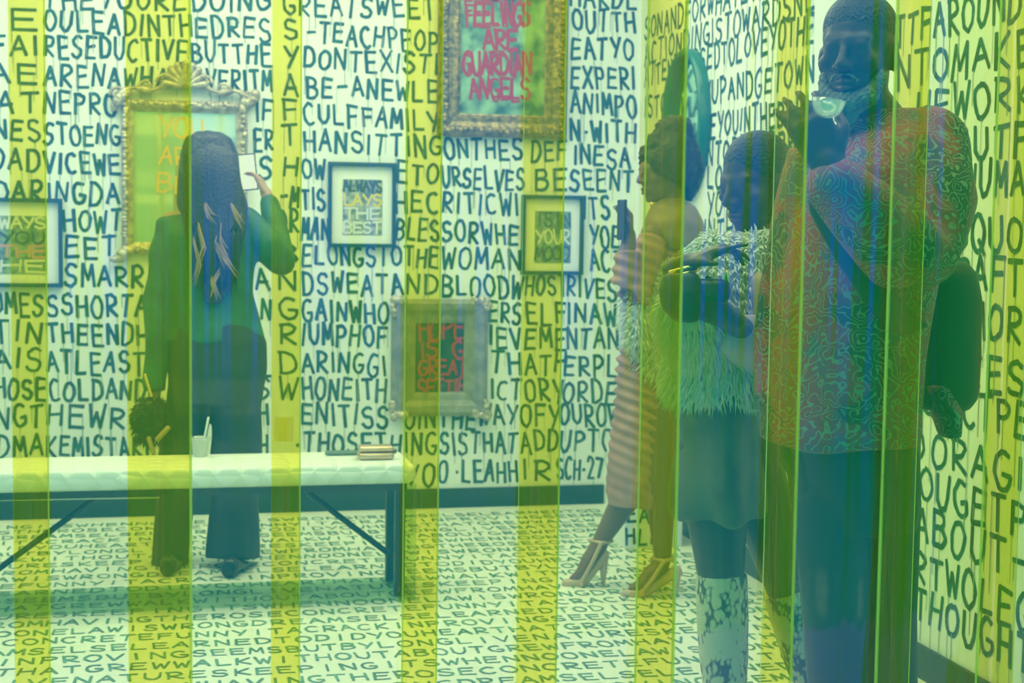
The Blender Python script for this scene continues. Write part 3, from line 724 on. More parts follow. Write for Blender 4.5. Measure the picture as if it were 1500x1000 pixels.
# paisley: warped rings and swirls in maroon, violet and pale green
M['paisley'] = mat('paisley_cotton', (0.2, 0.05, 0.08), .65)
nt = M['paisley'].node_tree
tcn = nt.nodes.new('ShaderNodeTexCoord')
nz = nt.nodes.new('ShaderNodeTexNoise'); nz.inputs['Scale'].default_value = 8; nz.inputs['Detail'].default_value = 3
vm = nt.nodes.new('ShaderNodeVectorMath'); vm.operation = 'MULTIPLY_ADD'; vm.inputs[1].default_value = (.20, .20, .20)
nt.links.new(tcn.outputs['Object'], nz.inputs['Vector']); nt.links.new(nz.outputs['Color'], vm.inputs[0]); nt.links.new(tcn.outputs['Object'], vm.inputs[2])
vo = nt.nodes.new('ShaderNodeTexVoronoi'); vo.inputs['Scale'].default_value = 22; nt.links.new(vm.outputs[0], vo.inputs['Vector'])
m1 = nt.nodes.new('ShaderNodeMath'); m1.operation = 'MULTIPLY'; m1.inputs[1].default_value = 27; nt.links.new(vo.outputs['Distance'], m1.inputs[0])
m2 = nt.nodes.new('ShaderNodeMath'); m2.operation = 'SINE'; nt.links.new(m1.outputs[0], m2.inputs[0])
ln = nt.nodes.new('ShaderNodeValToRGB'); ln.color_ramp.elements[0].position = .66; ln.color_ramp.elements[1].position = .80
nt.links.new(m2.outputs[0], ln.inputs[0])
n3 = nt.nodes.new('ShaderNodeTexNoise'); n3.inputs['Scale'].default_value = 6; n3.inputs['Detail'].default_value = 4; nt.links.new(vm.outputs[0], n3.inputs['Vector'])
gr = nt.nodes.new('ShaderNodeValToRGB'); e = gr.color_ramp.elements
e[0].position = .40; e[0].color = (.04, .035, .04, 1); e[1].position = .62; e[1].color = (.12, .09, .24, 1)
x_ = e.new(.50); x_.color = (.46, .035, .07, 1); x_ = e.new(.56); x_.color = (.34, .05, .15, 1)
nt.links.new(n3.outputs['Fac'], gr.inputs[0])
mxn = nt.nodes.new('ShaderNodeMix'); mxn.data_type = 'RGBA'; mxn.inputs['B'].default_value = (.30, .25, .24, 1)
nt.links.new(ln.outputs[0], mxn.inputs['Factor']); nt.links.new(gr.outputs[0], mxn.inputs['A'])
nt.links.new(mxn.outputs['Result'], nt.nodes['Principled BSDF'].inputs['Base Color'])

class Head:
    """a head in its own frame: right, forward (where the nose points), up"""
    def __init__(s, c, yaw_to_left, pitch_down=0.0, scale=1.0, away=False, roll=0.0):
        a = math.radians(yaw_to_left); p = math.radians(pitch_down)
        f = (-UF*math.cos(a) - UR*math.sin(a))
        r = f.cross(UZ).normalized()
        s.f = f*math.cos(p) - UZ*math.sin(p); s.u = UZ*math.cos(p) + f*math.sin(p)
        if roll:
            q = math.radians(roll); r, s.u = r*math.cos(q)+s.u*math.sin(q), s.u*math.cos(q)-r*math.sin(q)
        s.r = r; s.c = Vector(c); s.k = scale
    def p(s, x, y, z): return s.c + (s.r*x + s.f*y + s.u*z)*s.k
    def e(s, mb, x, y, z, a, b, c): mb.ell(s.p(x, y, z), (a*s.k, b*s.k, c*s.k), (s.r, s.f, s.u), 18, 12)
    def t(s, mb, pts, rad): mb.tube([s.p(*q) for q in pts], [r*s.k for r in rad], 10)
    def skull(s, mb, female=False, lid=.0105):
        s.e(mb, 0, -.012, .032, .074, .094, .088)
        s.e(mb, 0, .012, -.02, .066, .074, .075)
        s.e(mb, 0, .028, -.060, .052 if not female else .046, .056, .056)
        s.e(mb, 0, .062, -.098, .022, .022, .018)
        s.t(mb, [(-.040, .068, .024), (0, .083, .022), (.040, .068, .024)], [.011, .010, .011])
        s.t(mb, [(0, .086, .014), (0, .100, -.012), (0, .108, -.030)], [.0075, .0095, .0125])
        for q in (-1, 1):
            s.e(mb, q*.0135, .095, -.034, .0105, .012, .009)
            s.e(mb, q*.043, .058, -.022, .022, .024, .018)
            s.e(mb, q*.076, -.008, -.012, .010, .020, .032)
        for q in (-1, 1):
            s.t(mb, [(q*.016, .076, .006), (q*.024, .082, lid), (q*.031, .0835, lid+.002), (q*.038, .080, lid), (q*.046, .072, .004)], [.005, .0062, .0066, .0062, .005])
            s.t(mb, [(q*.016, .076, .0), (q*.024, .081, -.0065), (q*.031, .082, -.008), (q*.038, .079, -.0065), (q*.046, .071, -.001)], [.0045, .005, .005, .005, .0045])
        s.t(mb, [(-.022, .084, -.062), (0, .093, -.060), (.022, .084, -.062)], [.005, .0075, .005])
        s.t(mb, [(-.018, .083, -.074), (0, .091, -.075), (.018, .083, -.074)], [.006, .0085, .006])
    def neck(s, mb, base, r0=.056, r1=.062): mb.tube([s.p(0, -.025, -.02), s.p(0, -.03, -.09), base], [r0, r0*.95, r1], 14)
    def eyes(s, parent):
        for q in (-1, 1):
            o = MB(); s.e(o, q*.030, .0715, .002, .0120, .0120, .0110); ob = o.build('eye', M['eye'], parent)
            i = MB(); s.e(i, q*.030, .0808, .002, .0058, .0040, .0058); i.build('iris', M['iris'], ob)
    def mouth(s, parent):
        o = MB(); s.t(o, [(-.020, .0865, -.062), (0, .097, -.0605), (.020, .0865, -.062)], [.003, .005, .003])
        s.t(o, [(-.016, .0865, -.074), (0, .095, -.0755), (.016, .0865, -.074)], [.003, .006, .003])
        skin('lips', o, M['lip'], parent, .0022, 2)

def hand(mb, wrist, along, palm_n, thumb_side, size=1.0, curl=0.5, spread=.18, curls=None, thumb_in=.5):
    """palm and five fingers; along = wrist to knuckles, palm_n = where the palm faces, thumb_side = towards the thumb"""
    a = Vector(along).normalized(); t = Vector(thumb_side); t = (t - a*t.dot(a)).normalized()
    n = a.cross(t); n = n if n.dot(Vector(palm_n)) > 0 else -n
    k = size; W_ = Vector(wrist)
    mb.tube([W_-a*.03*k, W_+a*.015*k], [.027*k, .026*k], 10)
    for u in (-.028, -.010, .010, .028):
        mb.tube([W_+a*.012*k+t*u*.6*k, W_+a*.088*k+t*u*1.05*k], [.0165*k, .0135*k], 8)
    for i, (u, ln) in enumerate(((.031, .072), (.0105, .080), (-.0105, .074), (-.030, .058))):
        c = (curls[i] if curls else curl)
        p = W_+a*.088*k+t*u*k; d = (a+t*(spread*(.5-i/3.0))).normalized(); pts = [p-a*.012*k, p]
        ang = 0
        for j, seg in enumerate((.44, .32, .24)):
            ang += c*(.75, .95, .7)[j]
            dd = d*math.cos(ang)+n*math.sin(ang)
            p = p+dd*ln*seg*k; pts.append(p)
        mb.tube(pts, [.0095*k, .0098*k, .0088*k, .0080*k, .0066*k], 8)
    b = W_+a*.028*k+t*.028*k
    th = (a*.75+t*.75+n*thumb_in*.5).normalized(); th2 = (a*.95+t*.15+n*thumb_in).normalized()
    mb.tube([b-t*.016*k, b, b+th*.038*k, b+th*.038*k+th2*.030*k], [.015*k, .0145*k, .011*k, .0082*k], 8)

def shoe(root, name, toe, heel, m, w=.042, h=.075):
    toe, heel = Vector(toe), Vector(heel); d = toe-heel; d.z = 0; L_ = d.length; d.normalize(); s_ = Vector((-d.y, d.x, 0))
    mb = MB(); rg = []
    for u, ww, hh in ((0, .55, .8), (.04, .75, 1.0), (.25, .8, 1.05), (.45, .85, .8), (.65, 1.0, .55), (.85, .95, .42), (.97, .6, .32), (1, .25, .22)):
        c = heel+d*L_*u; c.z = 0
        rg.append([c + s_*(w*ww*math.cos(2*math.pi*k/16)) + UZ*(h*hh*(.5+.5*math.sin(2*math.pi*k/16))+.001) for k in range(16)])
    mb.rings(rg); return mb.build(name, m, root)

def fur(name, base_mb, material, parent, count, length, voxel=.02, droop=.5, seed=1, keep=None):
    me = remesh(base_mb, voxel, 4, parent)
    R = random.Random(seed); off = origin(parent)
    mb = MB()
    mb.v = [Vector(v.co)+off for v in me.vertices]; mb.f = [tuple(p.vertices) for p in me.polygons]
    pol = list(me.polygons)
    for k in range(count):
        p = R.choice(pol); c = Vector(p.center)+off; n = Vector(p.normal)
        if keep and not keep(c, n): continue
        d = (n*R.uniform(.5, 1.0) + Vector((R.uniform(-.5, .5), R.uniform(-.5, .5), R.uniform(-.4, .3)-droop))).normalized()
        l = length*R.uniform(.5, 1.25); q = d.orthogonal().normalized(); q2 = d.cross(q)
        r_ = l*R.uniform(.07, .12); mid = c+d*l*.55; tip = c+d*l+Vector((0, 0, -l*.35*droop))
        b = len(mb.v)
        for (cc, rr) in ((c-d*l*.12, r_), (mid, r_*.8)):
            for a_ in range(3): mb.v.append(cc+q*rr*math.cos(a_*2.094)+q2*rr*math.sin(a_*2.094))
        mb.v.append(tip)
        for a_ in range(3):
            a2 = (a_+1) % 3
            mb.f += [(b+a_, b+a2, b+3+a2, b+3+a_), (b+3+a_, b+3+a2, b+6)]
    bpy.data.meshes.remove(me)
    return mb.build(name, material, parent, fix=False)

# ---------- woman with long hair, back to the viewer, photographing the mirror
D = onZ(296, 838, 0); D = (CM.transposed() @ (D-CAM)); D = -D.z + .12
wl = thing('person', 'long haired woman seen from behind in black clothes, raising a phone to the mirror', 'person', onZ(300, 838, 0)*1.0)
wl.location = Vector((at(305, 840, D).x, at(305, 840, D).y, 0))
P = lambda px, py, dd=0.0, D=D: at(px, py, D+dd)
H = Head(P(306, 240, .02), 180+10, 4, 1.0)
b = MB(); H.skull(b, True); H.neck(b, P(308, 305, .03), .05, .055)
b.loft([(308, 300, 26, .05, D+.03), (306, 318, 62, .08, D+.03), (303, 350, 66, .10, D+.03), (305, 420, 54, .09, D+.03), (312, 480, 60, .11, D+.03), (315, 520, 64, .11, D+.03)])
b.tube([P(252, 325, .02), P(238, 430, .02), P(232, 520, 0), P(226, 580, -.02)], [.045, .038, .033, .025], 12)
b.tube([P(362, 322, .03), P(408, 385, .05), P(392, 290, .22)], [.045, .038, .028], 12)
hand(b, P(226, 584, -.02), P(229, 640, -.03)-P(226, 584, -.02), UR, UF, .95, .55)
hand(b, P(391, 286, .22), P(378, 258, .25)-P(391, 286, .22), -UR, UF*.6-UR*.3+UZ*.6, .95, .55, thumb_in=.3)
for (a, c_, e_) in (((290, 520), (262, 680), (248, 822)), ((336, 520), (345, 680), (343, 830))):
    b.tube([P(*a, .03), P(*c_, .03), P(*e_, .03)], [.085, .055, .04], 12)
body = skin('body', b, M['skin_tan'], wl, .007, 4)
g = MB()
g.loft([(306, 308, 28, .06, D+.03), (303, 318, 66, .10, D+.03), (301, 345, 76, .13, D+.03), (302, 390, 72, .13, D+.03), (304, 430, 66, .12, D+.03), (310, 470, 70, .13, D+.03), (314, 500, 74, .14, D+.03)])
g.tube([P(252, 326, .02), P(240, 380, .01), P(233, 440, 0), P(229, 520, -.01), P(227, 572, -.02)], [.062, .062, .058, .050, .046], 14, flat=True)
g.tube([P(360, 325, .03), P(392, 360, .03), P(410, 383, .05), P(404, 340, .13), P(395, 298, .20)], [.062, .068, .068, .052, .040], 14)
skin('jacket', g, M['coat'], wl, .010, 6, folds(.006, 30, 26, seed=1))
g = MB()
g.loft([(312, 470, 66, .125, D+.03), (317, 500, 74, .14, D+.03), (318, 540, 74, .145, D+.03), (316, 590, 68, .13, D+.03)])
g.tube([P(285, 540, .03), P(268, 640, .04), P(255, 740, .04), P(248, 832, .02)], [.10, .088, .075, .072], 16, flat=True)
g.tube([P(346, 540, .03), P(347, 640, .03), P(343, 740, .02), P(341, 818, .0)], [.10, .098, .098, .11], 16, flat=True)
skin('trousers', g, M['trousers_black'], wl, .010, 6, folds(.005, 34, 10, seed=3))
fz = onZ(250, 840, 0); shoe(wl, 'shoe', fz+UF*.15-UR*.02, fz-UF*.06, M['leather'], .04, .07)
fz = onZ(338, 842, 0); shoe(wl, 'shoe', fz+UF*.16+UR*.02, fz-UF*.06, M['leather'], .04, .07)
# hair: one fall down the back made of locks
hb = MB()
hb.loft([(306, 192, 14, .05, D+.0), (306, 200, 32, .085, D+.0), (306, 225, 43, .105, D-.005), (307, 260, 46, .10, D-.02), (311, 300, 52, .075, D-.06), (316, 340, 44, .055, D-.10), (316, 380, 34, .042, D-.12), (315, 420, 22, .032, D-.115), (314, 446, 8, .02, D-.11)])
hr = skin('hair', hb, M['hair_long'], wl, .009, 5, folds(.004, 130, 3, seed=5))
lk = MB(); R_ = random.Random(4)
for k in range(150):
    u = R_.uniform(-1, 1); x0_ = 308+u*42; l_ = R_.uniform(360, 445)-18*abs(u)
    sq = math.sqrt(1-u*u*.96); jx = R_.uniform(-8, 8)
    lk.tube([P(306+u*24, 202+abs(u)*8, -.074*sq), P(306+u*39, 226, -.106*sq-.013), P(307+u*44, 262, -.119*sq-.022), P(311+u*46, 300, -.076*sq-.070), P(315+u*38+jx*.3, 340, -.056*sq-.110), P(316+u*32+jx, l_-24, -.042*sq-.125), P(316+u*26+jx*1.6, l_, -.035*sq-.12)], [.003, .005, .006, .0065, .007, .006, .0015], 5)
lk.build('hair_strands', M['hair_long'], hr)
lk = MB()
for (a, c_, e_) in (((290, 330), (298, 362), (286, 395)), ((283, 350), (292, 385), (284, 412)), ((312, 345), (326, 372), (336, 392)), ((318, 360), (334, 385), (348, 404)), ((326, 392), (318, 408), (312, 428)), ((300, 300), (306, 315), (315, 322)), ((310, 395), (314, 415), (322, 432)), ((340, 300), (350, 318), (358, 330)), ((322, 330), (318, 350), (330, 372))):
    for q in range(5):
        o1 = R_.uniform(-5, 5); o2 = R_.uniform(-4, 4)
        lk.tube([P(a[0]+o1*.4, a[1]+o2, -.165), P(c_[0]+o1, c_[1]+o2, -.175), P(e_[0]+o1, e_[1]+o2*2, -.168)], [.0015, .0030, .0006], 5)
lk.build('hair_ends', M['hair_caramel'], hr)['label'] = 'caramel coloured hair ends'
ph = thing('smartphone', 'glowing white phone held up by the woman with long hair', 'phone', P(363, 252, .27))
pc = P(363, 252, .275); ax = (UR*.97+UZ*.10).normalized(); az = (UZ*.98-UR*.10).normalized(); ay = ax.cross(az)
def obox(mb, c, ax, ay, az, a, b_, c_):
    vs = [c+ax*sx*a+ay*sy*b_+az*sz*c_ for sz in (-1, 1) for sx, sy in ((-1,-1),(1,-1),(1,1),(-1,1))]
    mb.add(vs, [(0,3,2,1),(4,5,6,7),(0,1,5,4),(1,2,6,5),(2,3,7,6),(3,0,4,7)]); return mb
obox(MB(), pc, ax, UF, az, .037, .004, .075).build('phone_body', M['black'], ph, smooth=False, bevel=.003)
obox(MB(), pc-UF*.0048, ax, UF, az, .033, .0006, .070).build('screen', M['screen'], ph, smooth=False)
# handbag in her left hand
hp = P(224, 612, -.07)
hbg = thing('handbag', 'black furry handbag with gold chain and tan handle held by the long haired woman', 'handbag', Vector((hp.x, hp.y, BZ)))
g = MB(); g.loft([(222, 585, 14, .03, D-.09), (222, 600, 24, .045, D-.09), (224, 625, 26, .05, D-.09), (226, 645, 22, .045, D-.09)])
fur('bag_body', g, M['black'], hbg, 900, .03, .012, .4, 2)
g = MB()
for k in range(12):
    u = k/11; g.ell(P(213+9*u, 550+30*u, -.10), (.007, .005, .008), n=8, m=5)
g.build('chain', M['brass'], hbg)
g = MB(); g.tube([P(231, 643, -.16), P(246, 627, -.16)], .010, 10); g.tube([P(218, 642, -.15), P(225, 664, -.15)], .009, 10); g.build('handle', M['sandal'], hbg)['label'] = 'tan handle'

# ---------- woman in mauve dress and heeled sandals
D = 5.72
hw = thing('person', 'woman in ruched mauve dress, white fur vest and heeled sandals, holding up a phone', 'person', Vector((at(945, 850, D).x, at(945, 850, D).y, 0)))
P = lambda px, py, dd=0.0, D=D: at(px, py, D+dd)
H = Head(P(972, 250), 66, 6, 1.0)
b = MB(); H.skull(b, True); H.neck(b, P(985, 318), .05, .055)
b.loft([(985, 312, 26, .05, D), (982, 335, 42, .10, D), (972, 380, 44, .11, D), (962, 450, 42, .10, D), (955, 530, 44, .11, D), (950, 600, 44, .12, D)])
b.tube([P(955, 345, -.12), P(920, 440, -.2), P(916, 375, -.22), P(922, 345, -.20)], [.042, .036, .030, .025], 12)
hand(b, P(922, 350, -.20), P(924, 322, -.19)-P(924, 350, -.20), -UR, -UF*.6+UZ*.5, .95, .75)
for (a, c_, k_, e_) in (((945, 600, .05), (928, 700, .06), (912, 738, .06), (880, 792, .07)), ((962, 600, -.06), (966, 700, -.08), (968, 745, -.08), (971, 818, -.08))):
    b.tube([P(*a), P(*c_), P(*k_), P(*e_)], [.085, .066, .052, .032], 14)
for (ak, ball, toe) in (((880, 792, .07), (852, 822, .05), (838, 829, .05)), ((971, 818, -.08), (940, 848, -.10), (924, 855, -.10))):
    bl = P(*ball); bl.z = .040; tp = P(*toe); tp.z = .024
    b.tube([P(*ak), P(ak[0]-6, ak[1]+14, ak[2]), (P(ak[0]-6, ak[1]+14, ak[2])+bl)*.5+UZ*.006, bl, tp], [.032, .036, .033, .028, .014], 12)
body = skin('body', b, M['skin_brown'], hw, .007, 4)
H.eyes(hw); H.mouth(hw)
g = MB()
g.loft([(982, 345, 46, .11, D), (972, 390, 50, .12, D), (965, 440, 46, .12, D), (960, 480, 46, .12, D), (955, 530, 51, .13, D), (952, 590, 52, .14, D), (946, 650, 54, .14, D), (942, 700, 54, .13, D), (940, 722, 53, .13, D), (942, 738, 50, .12, D)])
g.tube([P(955, 352, -.11), P(926, 440, -.2), P(916, 410, -.21), P(919, 368, -.21)], [.058, .062, .052, .044], 14, flat=True)
skin('dress', g, M['mauve'], hw, .007, 3, folds(.008, 45, 150, 5, seed=2))
g = MB(); g.loft([(942, 392, 14, .05, D-.13), (938, 420, 20, .06, D-.13), (942, 470, 26, .06, D-.13), (938, 505, 20, .05, D-.13)])
g.loft([(975, 385, 34, .10, D-.05), (968, 440, 40, .12, D-.05), (965, 500, 38, .12, D-.05), (965, 545, 30, .10, D-.05)])
fur('fur_vest', g, M['fur'], hw, 6000, .042, .016, .5, 3)
g = MB(); g.loft([(985, 290, 14, .06, D-.02), (986, 302, 34, .10, D-.02), (987, 325, 44, .13, D-.02), (988, 350, 44, .13, D-.02), (988, 364, 34, .11, D-.02)])
skin('shoulder_wrap', g, M['brown_wrap'], hw, .010, 6, folds(.005, 30, 40, seed=8))['label'] = 'brown satin wrap over the shoulder'
g = MB(); R_ = random.Random(9)
for k in range(150):
    t_ = R_.uniform(0, 2*math.pi); z_ = R_.uniform(-.7, 1); rr = math.sqrt(max(0, 1-z_*z_))
    q = H.p(0, -.025, .03)+ (UR*math.cos(t_)*.095*rr + UF*math.sin(t_)*.11*rr + UZ*.105*z_)
    if (q-H.p(0, .10, -.03)).length < .085: continue
    g.ell(q, (R_.uniform(.018, .032),)*3, n=7, m=5)
H.e(g, 0, -.025, .035, .085, .10, .10)
g.ell(P(988, 190, 0), (.075, .075, .055)); g.tube([P(1005, 215, 0), P(1014, 250, .02), P(1008, 284, .02)], [.05, .05, .03], 10)
skin('hair', g, M['hair_black'], hw, .010, 2, lambda p, n: .006*np.sin(p[:, 0]*170+np.sin(p[:, 2]*90)*2)*np.sin(p[:, 2]*150))
g = MB(); g.ell(P(955, 300, -.10), (.008, .006, .012), n=8, m=6); g.build('earring', M['brass'], hw)
for (ak, ball, toe, heelx, heelb) in (((880, 792, .07), (852, 822, .05), (830, 830, .05), (886, 800, .07), (884, 834, .07)), ((971, 818, -.08), (940, 848, -.10), (917, 857, -.10), (984, 822, -.08), (990, 860, -.08))):
    s_ = MB()
    hb_ = P(*heelb); hb_.z = 0.0; tp = P(*toe); tp.z = .008; bl = P(*ball); bl.z = .012; hx = P(*heelx)
    hz = Vector((hb_.x, hb_.y, hx.z-.035))
    s_.tube([tp, bl, (bl*.45+hz*.55), hz], [.018, .026, .022, .022], 10)
    s_.tube([hz, Vector((hb_.x, hb_.y, .006))], [.020, .008], 10)
    a0 = P(*ak)
    s_.tube([a0+UR*.042+UZ*.0, a0-UF*.042, a0-UR*.040, a0+UF*.042, a0+UR*.042], .008, 8, cap=False)
    s_.tube([a0-UF*.044, (a0*.5+bl*.5)-UF*.040, bl-UF*.03+UZ*.01], .008, 8); s_.tube([bl-UF*.03, bl+UZ*.032, bl+UF*.03], .010, 8)
    s_.build('sandal', M['sandal'], hw)
ph = thing('smartphone', 'black phone held up in front of her face by the woman in the mauve dress', 'phone', P(912, 322, -.26))
obox(MB(), P(911, 322, -.24), (UF*.9-UR*.3).normalized(), (UR*.9+UF*.3).normalized(), UZ, .036, .005, .072).build('phone_body', M['black'], ph, smooth=False, bevel=.003)

# ---------- woman with cropped hair, white fluffy top and snakeskin boots
D = 3.72
bw = thing('person', 'woman with cropped hair in white fluffy top, olive skirt and snakeskin boots, looking down left', 'person', Vector((at(1090, 900, D).x, at(1090, 900, D).y, 0)))
P = lambda px, py, dd=0.0, D=D: at(px, py, D+dd)
H = Head(P(1106, 268), 52, 12, .98)
b = MB(); H.skull(b, True, .007); H.neck(b, P(1118, 372), .050, .058)
b.loft([(1116, 352, 34, .06, D), (1108, 372, 76, .09, D), (1100, 420, 72, .11, D), (1075, 500, 62, .10, D), (1052, 580, 60, .11, D), (1055, 660, 56, .12, D)])
for (a, c_, k_, e_) in (((1040, 650, 0), (1052, 780, -.03), (1056, 850, -.03), (1060, 960, 0)), ((1085, 650, .05), (1130, 780, .08), (1150, 850, .10), (1185, 960, .14))):
    b.tube([P(*a), P(*c_), P(*k_), P(*e_)], [.092, .070, .055, .050], 14)
b.tube([P(1048, 392, -.05), P(1020, 500, -.16), P(1000, 430, -.30)], [.046, .038, .028], 12)
b.tube([P(1165, 395, .0), P(1130, 520, -.14), P(1062, 462, -.30)], [.046, .038, .028], 12)
hand(b, P(1003, 388, -.31), P(1042, 371, -.33)-P(1003, 388, -.31), -UZ, -UF, .95, .35, curls=(.12, .5, .7, .8))
b.tube([P(1000, 430, -.30), P(1003, 392, -.31)], [.028, .026], 10)
hand(b, P(1062, 462, -.30), P(1030, 446, -.33)-P(1062, 462, -.30), UZ, -UF*.3+UZ, .95, .5)
body = skin('body', b, M['skin_deep'], bw, .007, 4)
H.eyes(bw); H.mouth(bw)
g = MB(); H.e(g, 0, -.018, .040, .078, .097, .088); H.e(g, 0, -.04, .0, .072, .075, .075)
skin('hair', g, M['hair_black'], bw, .007, 3)
g = MB()
g.loft([(1118, 345, 36, .08, D), (1108, 368, 72, .11, D), (1095, 400, 84, .14, D), (1082, 450, 86, .15, D), (1066, 510, 84, .15, D), (1050, 555, 74, .14, D), (1045, 580, 66, .13, D)])
g.tube([P(1050, 388, -.04), P(1022, 500, -.15), P(1005, 450, -.26)], [.075, .075, .055], 12)
fur('fluffy_top', g, M['fur'], bw, 17000, .034, .016, .7, 5)
g = MB(); g.tube([P(1160, 392, 0), P(1150, 460, -.06), P(1118, 525, -.13), P(1085, 490, -.22)], [.08, .085, .075, .055], 12)
g.loft([(1120, 400, 34, .07, D-.10), (1122, 470, 34, .08, D-.10), (1116, 560, 32, .07, D-.08), (1112, 600, 26, .05, D-.07)])
skin('sleeve', g, M['fur_lilac'], bw, .012, 4, folds(.008, 60, 22, seed=6))['label'] = 'lilac and peach sleeve'
g = MB(); g.loft([(1050, 560, 58, .125, D), (1050, 620, 60, .14, D), (1052, 642, 60, .14, D)])
g.loft([(1052, 640, 58, .13, D), (1052, 690, 64, .15, D), (1052, 740, 68, .165, D), (1052, 752, 66, .16, D)], 40)
skin('skirt', g, M['skirt'], bw, .010, 3, folds(.012, 55, 3, 5, seed=4))
for (a, c_, m_, e_, tx, ty) in (((1057, 838, -.03), (1058, 900, -.02), (1060, 960, 0), (1062, 1110, .0), 1040, -.14), ((1152, 862, .10), (1170, 920, .12), (1185, 970, .14), (1200, 1105, .16), 1180, .02)):
    s_ = MB(); q = P(*e_); q.z = .075
    pts = [P(*a), P(*c_), P(*m_), Vector((q.x, q.y, .16)), q]
    rr = [.062, .063, .060, .046, .045]
    s_.tube(pts, rr, 20, flat=True)
    s_.tube([q+Vector((0, 0, -.02)), q-UF*.08-UR*.05+Vector((0, 0, -.03)), q-UF*.16-UR*.11+Vector((0, 0, -.052))], [.046, .038, .022], 14)
    hl = q+UF*.02; s_.tube([Vector((hl.x, hl.y, .06)), Vector((hl.x, hl.y, .004))], [.034, .018], 12, flat=True)
    skin('boot', s_, M['snake'], bw, .008, 3)['label'] = 'snakeskin boot'
g = MB(); R_ = random.Random(2)
for (x_, y_) in ((1002, 392), (1000, 400), (998, 410)):
    c0 = P(x_, y_, -.31); g.tube([c0+(UR*math.cos(a_)+UF*math.sin(a_))*.034+UZ*.01*math.cos(a_) for a_ in [k*.4 for k in range(17)]], .005, 6, cap=False)
g.build('bracelet', M['brass'], bw)
cl = thing('clutch', 'shiny black clutch held below her hands by the woman with cropped hair', 'clutch', P(1036, 432, -.34))
g = MB(); g.loft([(1040, 408, 20, .012, D-.36), (1040, 416, 30, .02, D-.36), (1038, 432, 34, .026, D-.36), (1036, 444, 28, .02, D-.36)]); 
skin('clutch_body', g, M['leather'], cl, .004, 3)
g = MB(); g.tube([P(1060, 410, -.36), P(1064, 396, -.36), P(1068, 412, -.36)], .006, 8); g.build('clasp', M['brass'], cl); g = MB(); g.ell(P(1014, 428, -.385), (.010, .006, .006), n=8, m=5); g.build('stud', M['brass'], cl)
bgx = thing('handbag', 'soft black handbag hanging in front of the white fluffy top', 'handbag', P(1000, 440, -.33))
g = MB(); g.loft([(998, 400, 26, .03, D-.37), (998, 425, 34, .045, D-.37), (1000, 450, 32, .045, D-.37), (1006, 472, 18, .03, D-.37)])
skin('bag_body', g, M['nylon'], bgx, .008, 4)

# ---------- man in paisley shirt
D = 3.28
mn = thing('person', 'bearded man in paisley shirt and dark trousers, clear cup at his mouth', 'person', Vector((at(1260, 700, D).x, at(1260, 700, D).y, 0)))
P = lambda px, py, dd=0.0, D=D: at(px, py, D+dd)
H = Head(P(1256, 78, -.02), 30, 2, 1.02)
b = MB(); H.skull(b); H.neck(b, P(1290, 195, .03), .062, .07)
b.loft([(1290, 178, 50, .08, D+.02), (1292, 200, 100, .10, D+.02), (1285, 250, 112, .12, D), (1268, 330, 104, .13, D), (1248, 430, 94, .12, D), (1240, 540, 92, .12, D), (1240, 640, 92, .13, D)])
b.tube([P(1372, 220, .0), P(1342, 385, -.12), P(1218, 250, -.30)], [.058, .050, .033], 14)
b.tube([P(1200, 215, .02), P(1165, 380, .06), P(1150, 520, .02), P(1150, 600, 0)], [.055, .046, .036, .028], 14)
hand(b, P(1218, 248, -.30), P(1186, 182, -.30)-P(1218, 248, -.30), -UR*.6+UF*.8, UR*.7+UZ*.5, 1.12, .5, spread=.35, curls=(.55, .45, .4, .35), thumb_in=.5)
hand(b, P(1150, 600, 0), UZ*-1, UR, -UF, 1.1, .5)
for (a, c_, k_, e_) in (((1205, 640, 0), (1215, 800, -.02), (1220, 960, 0), (1232, 1200, .02)), ((1290, 640, .02), (1295, 800, .02), (1300, 960, .04), (1305, 1210, .06))):
    b.tube([P(*a), P(*c_), P(*k_), P(*e_)], [.085, .07, .06, .045], 14)
body = skin('body', b, M['skin_dark'], mn, .006, 4)
H.eyes(mn); H.mouth(mn)
g = MB(); H.e(g, 0, -.018, .052, .0765, .096, .076); H.e(g, 0, -.045, .012, .073, .068, .07)
skin('hair', g, M['hair_black'], mn, .006, 4)
g = MB(); H.t(g, [(-.058, .03, -.050), (-.045, .055, -.090), (0, .078, -.116), (.045, .055, -.090), (.058, .03, -.050)], [.014, .022, .030, .022, .014])
H.t(g, [(0, .07, -.11), (0, .070, -.15)], [.034, .018]); H.t(g, [(-.030, .082, -.062), (-.016, .0925, -.050), (0, .097, -.048), (.016, .0925, -.050), (.030, .082, -.062)], [.004, .0045, .004, .0045, .004])
skin('beard', g, M['beard'], mn, .0045, 3, lambda p, n: .0022*np.sin(p[:, 0]*400)*np.sin(p[:, 2]*330+p[:, 1]*210))
g = MB()
g.loft([(1300, 160, 44, .085, D+.03), (1300, 180, 68, .10, D+.03), (1302, 200, 100, .12, D+.02), (1292, 250, 118, .14, D), (1276, 330, 118, .155, D), (1256, 420, 116, .155, D), (1240, 520, 114, .155, D), (1229, 600, 116, .165, D), (1227, 630, 118, .17, D), (1226, 648, 116, .165, D)], 36)
g.tube([P(1360, 215, .0), P(1366, 290, -.06), P(1345, 372, -.13), P(1318, 366, -.20), P(1262, 308, -.26), P(1222, 270, -.29)], [.085, .095, .082, .085, .072, .058], 18)
g.tube([P(1205, 225, .02), P(1175, 330, .05), P(1158, 420, .05), P(1146, 520, .03), P(1142, 590, .0)], [.075, .07, .066, .062, .06], 16, flat=True)
g.loft([(1370, 560, 18, .06, D+.1), (1386, 600, 24, .07, D+.1), (1392, 640, 16, .05, D+.1)])
skin('paisley_shirt', g, M['paisley'], mn, .009, 5, folds(.006, 24, 18, 7, seed=2))
g = MB()
